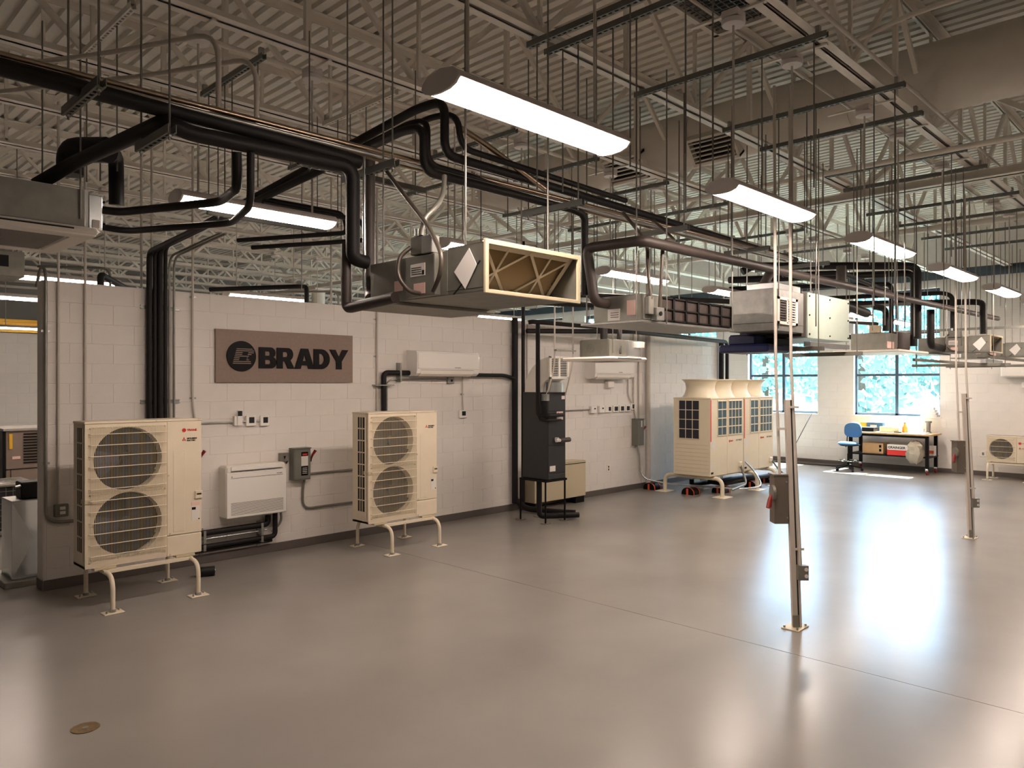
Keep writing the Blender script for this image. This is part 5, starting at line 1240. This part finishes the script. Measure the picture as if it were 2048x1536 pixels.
for k, (x, y0, y1, rs) in enumerate(STR):
    pale = k in (12, 13, 14)
    t_ = thing('ceiling_strut', 'slotted %s strut with rods %s' % ('pale' if pale else 'dark', WHERE[k]), 'strut', (x, (y0 + y1) / 2, 4.50))
    slotted(MB(), (x, y0, 4.525), (x, y1, 4.525)).build('channel', 'white_steel' if pale else 'strut_dark', t_, smooth=False)
    for i, e in enumerate(rs + ((.15, .66, .78) if 2 < k < 11 else (.62,) if k < 21 else ())):
        y = y0 + (y1 - y0) * e; zb = (2.55, 3.4, 3.3, 2.7)[(i + k) % 4]
        if k < 3: zb = 3.45
        if k > 10: zb = (3.5, 3.55)[(i + k) % 2]
        if k >= 21: zb = 3.1
        MB().cyl((x + .006, y, zb), (x + .006, y, 4.56), .0055, 6).build('threaded_rod', 'rod_steel', t_)
    for e in (.04, .96):
        y = y0 + (y1 - y0) * e
        MB().box(x - .02, x + .02, y - .015, y + .015, 4.545, 4.60, .003).build('beam_clamp', 'galv', t_)
# ================================================================== far end: bench, chair, small condenser
bn = thing('work_bench', 'wooden topped bench on black legs and red casters under the window', 'table', (18.55, -2.55, 0))
bx0, bx1, by0, by1 = 18.2, 18.98, -3.46, -1.62
MB().box(bx0, bx1, by0, by1, .865, .905, .004).build('bench_top', 'wood', bn)
for x in (bx0 + .06, bx1 - .08):
    for y in (by0 + .10, by1 - .10):
        MB().box(x - .03, x + .03, y - .035, y + .035, .13, .865, .003).build('leg', 'black', bn)
        cs = MB().cyl((x, y - .015, .06), (x, y + .015, .06), .06, 16).build('caster', 'red_handle', bn)
        MB().box(x - .04, x + .02, y - .03, y + .03, .09, .14, .004).build('caster_fork', 'galv_bright', cs)
MB().box(bx0 + .05, bx1 - .04, by0 + .06, by1 - .06, .37, .40).build('shelf', 'black', bn)
MB().box(bx0 + .05, bx0 + .08, by0 + .1, by1 - .1, .81, .865).build('apron', 'black', bn)
def on_bench(name, label, cat, x, y, w_, d_, h, mt, z=.905, c=.006, extra=None, rz=0.0):
    t_ = thing(name, label, cat, (x, y, z), rz, local=True)
    MB().box(-d_ / 2, d_ / 2, -w_ / 2, w_ / 2, 0, h, c).build('body', mt, t_)
    for nm, a, m_ in (extra or []): MB().box(*a, .002).build(nm, m_, t_)
    return t_
on_bench('cardboard_box', 'brown cardboard box on the bench shelf beside the chair', 'box', 18.5, -2.2, .46, .4, .25, 'cardboard', .40, extra=[('print_mark', (-.204, -.198, -.19, -.14, .15, .21), 'black'), ('print_mark', (-.204, -.198, -.19, -.14, .06, .12), 'black')])
gb = on_bench('carton', 'white and red carton with black lettering on the bench shelf', 'box', 18.45, -2.75, .44, .4, .24, 'label_white', .40, extra=[('red_band', (-.204, -.198, -.22, .22, 0, .12), 'red')])
put_text('GRAINGER', .075, 'black', gb, (-.2025, .20, .15), (PI / 2, 0, -PI / 2), .001, .002)
ck = thing('canvas_bag', 'crumpled grey canvas bag hanging off the bench shelf', 'bag', (18.3, -3.1, .2))
t_ = MB(); t_.lathe([(0, 0), (.10, .02), (.17, .12), (.19, .24), (.15, .34), (.17, .42), (.10, .50), (.03, .52), (0, .5)], (18.32, -3.1, .22), 18)
rr = random.Random(3); t_.v = [(v[0] + rr.uniform(-.025, .025), v[1] + rr.uniform(-.03, .03), v[2] + rr.uniform(-.02, .02)) for v in t_.v]
t_.build('sack', 'canvas', ck)
MB().tube([(18.18, -3.08 + .09 * math.cos(a), .50 + .07 * math.sin(a)) for a in [i * .5 for i in range(12)]], .02, 8).build('rolled_edge', 'canvas', ck)
on_bench('paint_tub', 'small white tub with orange label at the bench shelf end', 'tub', 18.75, -3.3, .18, .18, .22, 'label_white', .40, extra=[('orange_label', (-.094, -.088, -.085, .085, .05, .12), 'orange')])
on_bench('tool_case', 'dark tool case lying open at the chair end of the bench', 'case', 18.45, -2.05, .34, .3, .10, 'black')
on_bench('parts_box', 'blue and white parts box on the bench under the window', 'box', 18.85, -2.08, .36, .14, .20, 'blue_seat', extra=[('white_label', (-.074, -.068, -.05, .1, .05, .14), 'label_white')])
on_bench('yellow_box', 'small yellow box beside the blue parts box', 'box', 18.82, -1.82, .13, .12, .2, 'yellow')
on_bench('tan_tray', 'wide pale tan tray in the middle of the bench', 'tray', 18.5, -2.55, .42, .35, .13, 'beige')
on_bench('white_carton', 'low white carton on the bench between tray and orange bottle', 'box', 18.75, -2.75, .2, .2, .13, 'paper')
on_bench('white_carton', 'white carton near the far end of the bench top', 'box', 18.6, -3.05, .26, .25, .10, 'paper')
on_bench('paper_pile', 'thin stack of papers lying near the bench corner', 'paper', 18.42, -3.15, .4, .25, .02, 'paper')
ot = thing('spray_bottle', 'orange bottle standing on the bench among white cartons', 'bottle', (18.6, -2.8, .905), local=True)
MB().lathe([(0, 0), (.045, 0), (.05, .02), (.05, .13), (.03, .16), (.02, .2), (0, .2)], (0, 0, 0), 16).build('bottle_body', 'orange_bottle', ot); MB().cyl((0, 0, .2), (0, 0, .235), .022, 12).build('cap', 'orange', ot)
gt = thing('caulk_tube', 'tall grey-brown can standing at the bench corner', 'can', (18.75, -3.25, .905), local=True)
MB().lathe([(0, 0), (.06, 0), (.06, .02), (.04, .04), (.045, .22), (.07, .24), (.07, .27), (0, .27)], (0, 0, 0), 16).build('can_body', 'taupe_box', gt)
dk = on_bench('tool_roll', 'little dark tool bundle lying on the bench before the tray', 'tool', 18.3, -2.75, .16, .07, .03, 'screen_dark')
for k in range(4):
    on_bench('binder', ('white binder lying flat lowest of the pile on the window sill end', 'white binder second in the pile on the window sill end', 'white binder third in the pile on the window sill end', 'white binder topmost of the pile on the window sill end')[k], 'binder', 18.98, -3.22 + .01 * k, .34 - .02 * k, .22, .055, 'paper', 1.262 + .057 * k, .004)
# chair
ch = thing('drafting_chair', 'blue upholstered drafting stool with chrome foot ring beside the bench', 'chair', (17.95, -1.78, 0), -.25, local=True)
sb = MB(); n_ = 24
sb.lathe([(0, .60), (.17, .60), (.215, .615), (.225, .64), (.21, .665), (.16, .675), (0, .678)], (0, 0, 0), 28); sb.build('seat', 'blue_seat', ch)
MB().lathe([(0, .575), (.17, .58), (.2, .6), (0, .605)], (0, 0, 0), 24).build('seat_pan', 'black', ch)
pf = []
for a in range(0, 361, 15):
    ca, sa = math.cos(math.radians(a)), math.sin(math.radians(a)); k = 2 / 3.2
    pf.append((.215 * math.copysign(abs(ca) ** k, ca), .16 * math.copysign(abs(sa) ** k, sa) + (.03 if sa > 0 else 0) * (1 - abs(ca))))
bb = MB(); P_ = pf[:-1]
def curve_(u, v, t): return (.22 - .9 * u * u * 1.0 + t + .04 * v, u, .93 + v)
for t0, t1, mt, nm in ((-.025, .022, 'blue_seat', 'backrest'),):
    m_ = MB(); N_ = len(P_)
    vs = [curve_(u * .93, v * .93, t0 - .012) for u, v in P_] + [curve_(u, v, t0) for u, v in P_] + [curve_(u, v, t1) for u, v in P_]
    m_.add(vs, [tuple(range(N_)), tuple(range(2 * N_, 3 * N_))[::-1]] + [(i, N_ + i, N_ + (i + 1) % N_, (i + 1) % N_) for i in range(N_)] + [(N_ + i, 2 * N_ + i, 2 * N_ + (i + 1) % N_, N_ + (i + 1) % N_) for i in range(N_)])
    m_.build(nm, mt, ch)
for s in (-1, 1): MB().tube([(.02, s * .14, .59), (.22, s * .19, .60), (.235, s * .19, .80)], .012, 8, .05).build('back_support', 'black', ch)
MB().cyl((0, 0, .12), (0, 0, .40), .026, 12).build('column', 'black', ch); MB().cyl((0, 0, .40), (0, 0, .58), .016, 12).build('gas_rod', 'black', ch)
MB().tube([(.215 * math.cos(2 * PI * k / 28), .215 * math.sin(2 * PI * k / 28), .24) for k in range(29)], .012, 8).build('foot_ring', 'chrome', ch)
for k in range(3): a = 2 * PI * k / 3; MB().tube([(.02 * math.cos(a), .02 * math.sin(a), .22), (.21 * math.cos(a), .21 * math.sin(a), .24)], .008, 6).build('ring_spoke', 'chrome', ch)
for k in range(5):
    a = 2 * PI * k / 5 + .3; ca, sa = math.cos(a), math.sin(a)
    lg = MB().bar((0, 0, .13), (.29 * ca, .29 * sa, .075), .045, .03).build('base_leg', 'black', ch)
    MB().cyl((.29 * ca - .02 * sa, .29 * sa + .02 * ca, .03), (.29 * ca + .02 * sa, .29 * sa - .02 * ca, .03), .03, 14).build('caster', 'black', lg)
# baseboard socket, pole and mat at the window wall
wo = thing('outlet', 'white wall socket under the windows beside the drafting stool', 'outlet', (19.1, -1.3, .42))
MB().box(19.085, 19.106, -1.36, -1.24, .42, .54, .004).build('plate', 'satin_white', wo); MB().box(19.08, 19.087, -1.32, -1.28, .45, .51).build('socket', 'grey_box', wo)
wo2 = dup(wo, (19.1, -4.25, .42), label='white wall socket behind the farther power pole and small condenser')
tag(MB().tube([(18.75, .05, .05), (18.85, -.55, 1.28)], .012, 10).build('window_pole', 'chrome'), 'thin metal pole leaning against the wall by the first window', 'pole')
tag(MB().box(18.6, 19.05, -1.3, .3, 0, .035, .01).build('floor_mat', 'filter_mesh'), 'flat dark rolled strip lying on the floor along the window wall', 'strip')
# small single-fan condenser facing into the room and the split unit above it
sc_ = thing('small_condenser', 'small single-fan beige condenser on a stand, cut off at the frame edge', 'air conditioner', (18.55, -4.86, 0), -PI / 2, local=True)
W2, yf, z0, h = .40, -.15, .38, .55
MB().box(-W2, W2, yf + .12, .15, z0, z0 + h, .006).box(-W2, -W2 + .01, yf + .03, .15, z0, z0 + h).box(-W2, W2, yf + .03, .15, z0, z0 + .01).build('casing', 'beige', sc_)
f_ = MB(); f_.holed(-W2, .14, z0, z0 + h, -.135, z0 + .275, .215, yf, .06, 36); f_.add([(-W2, yf, z0), (-W2, yf + .04, z0), (-W2, yf + .04, z0 + h), (-W2, yf, z0 + h)], [(0, 3, 2, 1)]); f_.build('front_panel', 'beige', sc_)
MB().box(.14, W2, yf, yf + .03, z0, z0 + h, .006).build('service_panel', 'beige', sc_)
MB().box(-W2 - .004, W2 + .004, yf - .006, .155, z0 + h - .015, z0 + h, .005).build('top_cover', 'beige', sc_)
fan_set(sc_, -.135, z0 + .275, .215, yf - .01, -.37, .10, z0 + .05, z0 + .5, 34, 4)
MB().cyl((.20, yf - .001, z0 + .41), (.20, yf - .005, z0 + .41), .026, 18).build('emblem', 'red', sc_)
put_text('TRANE', .03, 'red', sc_, (.235, yf - .003, z0 + .40))
put_text('MITSUBISHI', .02, 'black', sc_, (.235, yf - .003, z0 + .30)); MB().prism([(.18, z0 + .295), (.22, z0 + .295), (.2, z0 + .33)], lambda a_, b_, t: (a_, t, b_), yf - .004, yf).build('emblem', 'red', sc_)
stand('low beige tube stand under the small single-fan condenser', -.36, .36, -.25, .25, .34, (-.12, .12), (18.55, -4.86, 0), -PI / 2, .09)
su = thing('split_unit', 'white wall split unit high on the window wall above the small condenser', 'air conditioner', (19.1, -5.2, 2.18))
MB().box(18.86, 19.106, -5.9, -4.62, 2.16, 2.50, .03).build('body', 'gloss_white', su); MB().box(18.855, 18.87, -5.85, -4.7, 2.20, 2.23).build('air_flap', 'satin_white', su)
tag(MB().box(19.0, 19.106, -5.3, -4.98, 1.93, 2.05, .01).build('junction_box', 'satin_white'), 'small white box under the split unit on the window wall', 'box')

# ------------------------------------------------------------------ behind the partition, seen past its free end
gp = thing('sheet_metal_plenum', 'shiny cross-broken sheet metal box standing past the end of the partition', 'duct', (2.05, .63, .06))
a, b_, c_, d_ = 1.86, 2.25, .42, .85
m_ = MB(); m_.box(a, b_, c_, d_, .06, .85, .003); m_.build('box', 'galv', gp)
m_ = MB(); m_.add([(a - .001, c_, .07), (a - .001, d_, .07), (a - .001, d_, .84), (a - .001, c_, .84), (a - .018, (c_ + d_) / 2, .45)], [(0, 1, 4), (1, 2, 4), (2, 3, 4), (3, 0, 4)]); m_.add([(a, c_ - .001, .07), (b_, c_ - .001, .07), (b_, c_ - .001, .84), (a, c_ - .001, .84), ((a + b_) / 2, c_ - .018, .45)], [(0, 1, 4), (1, 2, 4), (2, 3, 4), (3, 0, 4)]); m_.build('creased_side', 'galv_bright', gp, smooth=False)
MB().box(a + .1, b_ - .02, c_ + .1, d_ - .1, .85, 1.02, .01).build('blower', 'black', gp)
MB().tube([(a + .05, c_ + .1, .98), (a + .2, c_ + .15, 1.0)], .012, 8).build('shaft', 'galv', gp)
tag(MB().box(1.78, 2.30, .32, 1.0, 0, .06, .004).build('plinth', 'galv_dull'), 'low metal plinth under the shiny sheet metal box', 'plinth')
tu = thing('packaged_unit', 'tall brown-grey packaged unit with yellow tag and side louvre behind the partition', 'air conditioner', (3.2, 4.8, 0))
MB().box(2.62, 3.9, 4.4, 5.2, .06, 1.36, .008).build('cabinet', 'tan_unit', tu)
MB().box(2.58, 3.94, 4.36, 5.24, 1.34, 1.38, .006).build('lid', 'trim_grey', tu)
for k in range(11): MB().box(2.84, 3.2, 4.385, 4.4, .86 + .042 * k, .88 + .042 * k).build('louvre', 'black', tu)
MB().box(2.58, 2.62, 4.40, 5.2, .5, 1.34).build('dark_end', 'black', tu)
MB().box(2.66, 2.70, 4.38, 4.4, 1.08, 1.30).build('yellow_tag', 'yellow', tu)
MB().box(2.70, 2.80, 4.39, 4.4, .93, .97).build('label', 'label_pink', tu)
MB().box(2.62, 3.9, 4.39, 4.402, .78, .79).build('seam', 'black', tu); MB().box(2.68, 2.686, 4.39, 4.402, .1, .78).build('seam', 'black', tu)
cu_ = thing('square_condenser', 'squat dark condenser with wire mesh sides and grey lid behind the partition', 'air conditioner', (2.3, 3.7, 0))
MB().box(1.92, 2.73, 3.32, 4.08, .08, .66, .01).build('coil', 'slot_dark', cu_)
MB().box(1.9, 2.75, 3.3, 4.1, .66, .70, .01).build('lid', 'mesh_grey', cu_); MB().box(1.9, 2.75, 3.3, 4.1, .03, .08, .006).build('base', 'mesh_grey', cu_)
g = MB()
for k in range(11): g.box(1.92 + .08 * k, 1.925 + .08 * k, 3.312, 3.318, .08, .66)
for k in range(7): g.box(1.91, 2.74, 3.31, 3.317, .12 + .08 * k, .125 + .08 * k)
g.build('side_mesh', 'mesh_grey', cu_, kind='stuff', smooth=False)
g = MB()
for k in range(5): g.tube([(2.33 + (.06 + .07 * k) * math.cos(2 * PI * i / 24), 3.7 + (.06 + .07 * k) * math.sin(2 * PI * i / 24), .705) for i in range(25)], .004, 5)
g.build('fan_guard', 'galv', cu_, kind='stuff')
# yellow crane beam high up behind
yb = thing('crane_beam', 'yellow overhead beam far behind the partition end', 'beam', (4.5, 13.5, 3.3))
MB().box(2.0, 9.5, 13.4, 13.6, 3.55, 3.62).box(2.0, 9.5, 13.48, 13.52, 3.3, 3.62).box(2.0, 9.5, 13.4, 13.6, 3.3, 3.36).build('beam', 'yellow', yb)
for x in (2.3, 5.8, 9.2): MB().cyl((x, 13.5, 3.6), (x, 13.5, 4.6), .02, 8).build('hanger', 'strut_dark', yb)

# ------------------------------------------------------------------ outside the windows
struct(MB().box(XW + .5, 90, -50, 60, -.6, -.5), 'lawn', 'grass')
def tree(x, y, h, r, seed, label, nl=1500):
    t_ = thing('tree', label, 'tree', (x, y, -.5), group='trees outside the windows')
    rr = random.Random(seed)
    MB().tube([(x, y, -.5), (x + .1, y, h * .4), (x, y + .2, h * .7)], [.22, .16, .08], 8).build('trunk', 'bark', t_)
    cr = MB()
    for k in range(nl):
        th, ph = rr.uniform(0, 2 * PI), math.acos(rr.uniform(-1, 1)); q = r * rr.uniform(.45, 1.0) ** .5
        c0 = Vector((x + q * math.sin(ph) * math.cos(th), y + q * math.sin(ph) * math.sin(th), h * .58 + q * 1.15 * math.cos(ph)))
        s = rr.uniform(.10, .26) * r / 2.8; n1 = Vector((rr.uniform(-1, 1), rr.uniform(-1, 1), rr.uniform(-1, 1))).normalized(); n2 = n1.orthogonal().normalized()
        n3 = n1.cross(n2)
        cr.add([c0 + n2 * s, c0 + n3 * s * .7, c0 - n2 * s, c0 - n3 * s * .7 + n1 * s * .3], [(0, 1, 2, 3)])
    cr.build('crown', 'leaf', t_, kind='stuff', smooth=False)
for k, (x, y, h, r, lab) in enumerate(((31, -4.0, 6.5, 2.8, 'leafy tree seen through the window with the bench below'), (31, 2.6, 6.2, 2.8, 'leafy tree seen through the window beside the twin condensers'), (38, -10, 8, 3.6, 'leafy tree outside beyond the blank wall'), (38, 10, 8.5, 3.4, 'leafy tree outside beyond the partition end'), (44, -.5, 9.5, 4.6, 'tallest tree outside set farthest back from the windows'), (36, 19, 7.5, 3.4, 'leafy tree outside the windows behind the partition'))):
    tree(x, y, h, r, k + 2, lab)
for k in range(7):
    tree(52 + 2 * (k % 2), -19 + 7.6 * k, 9.0 + .5 * (k % 3), 4.4, 20 + k, 'tree in the far outside row, %s from the blank wall side' % ORD[k], 1700)
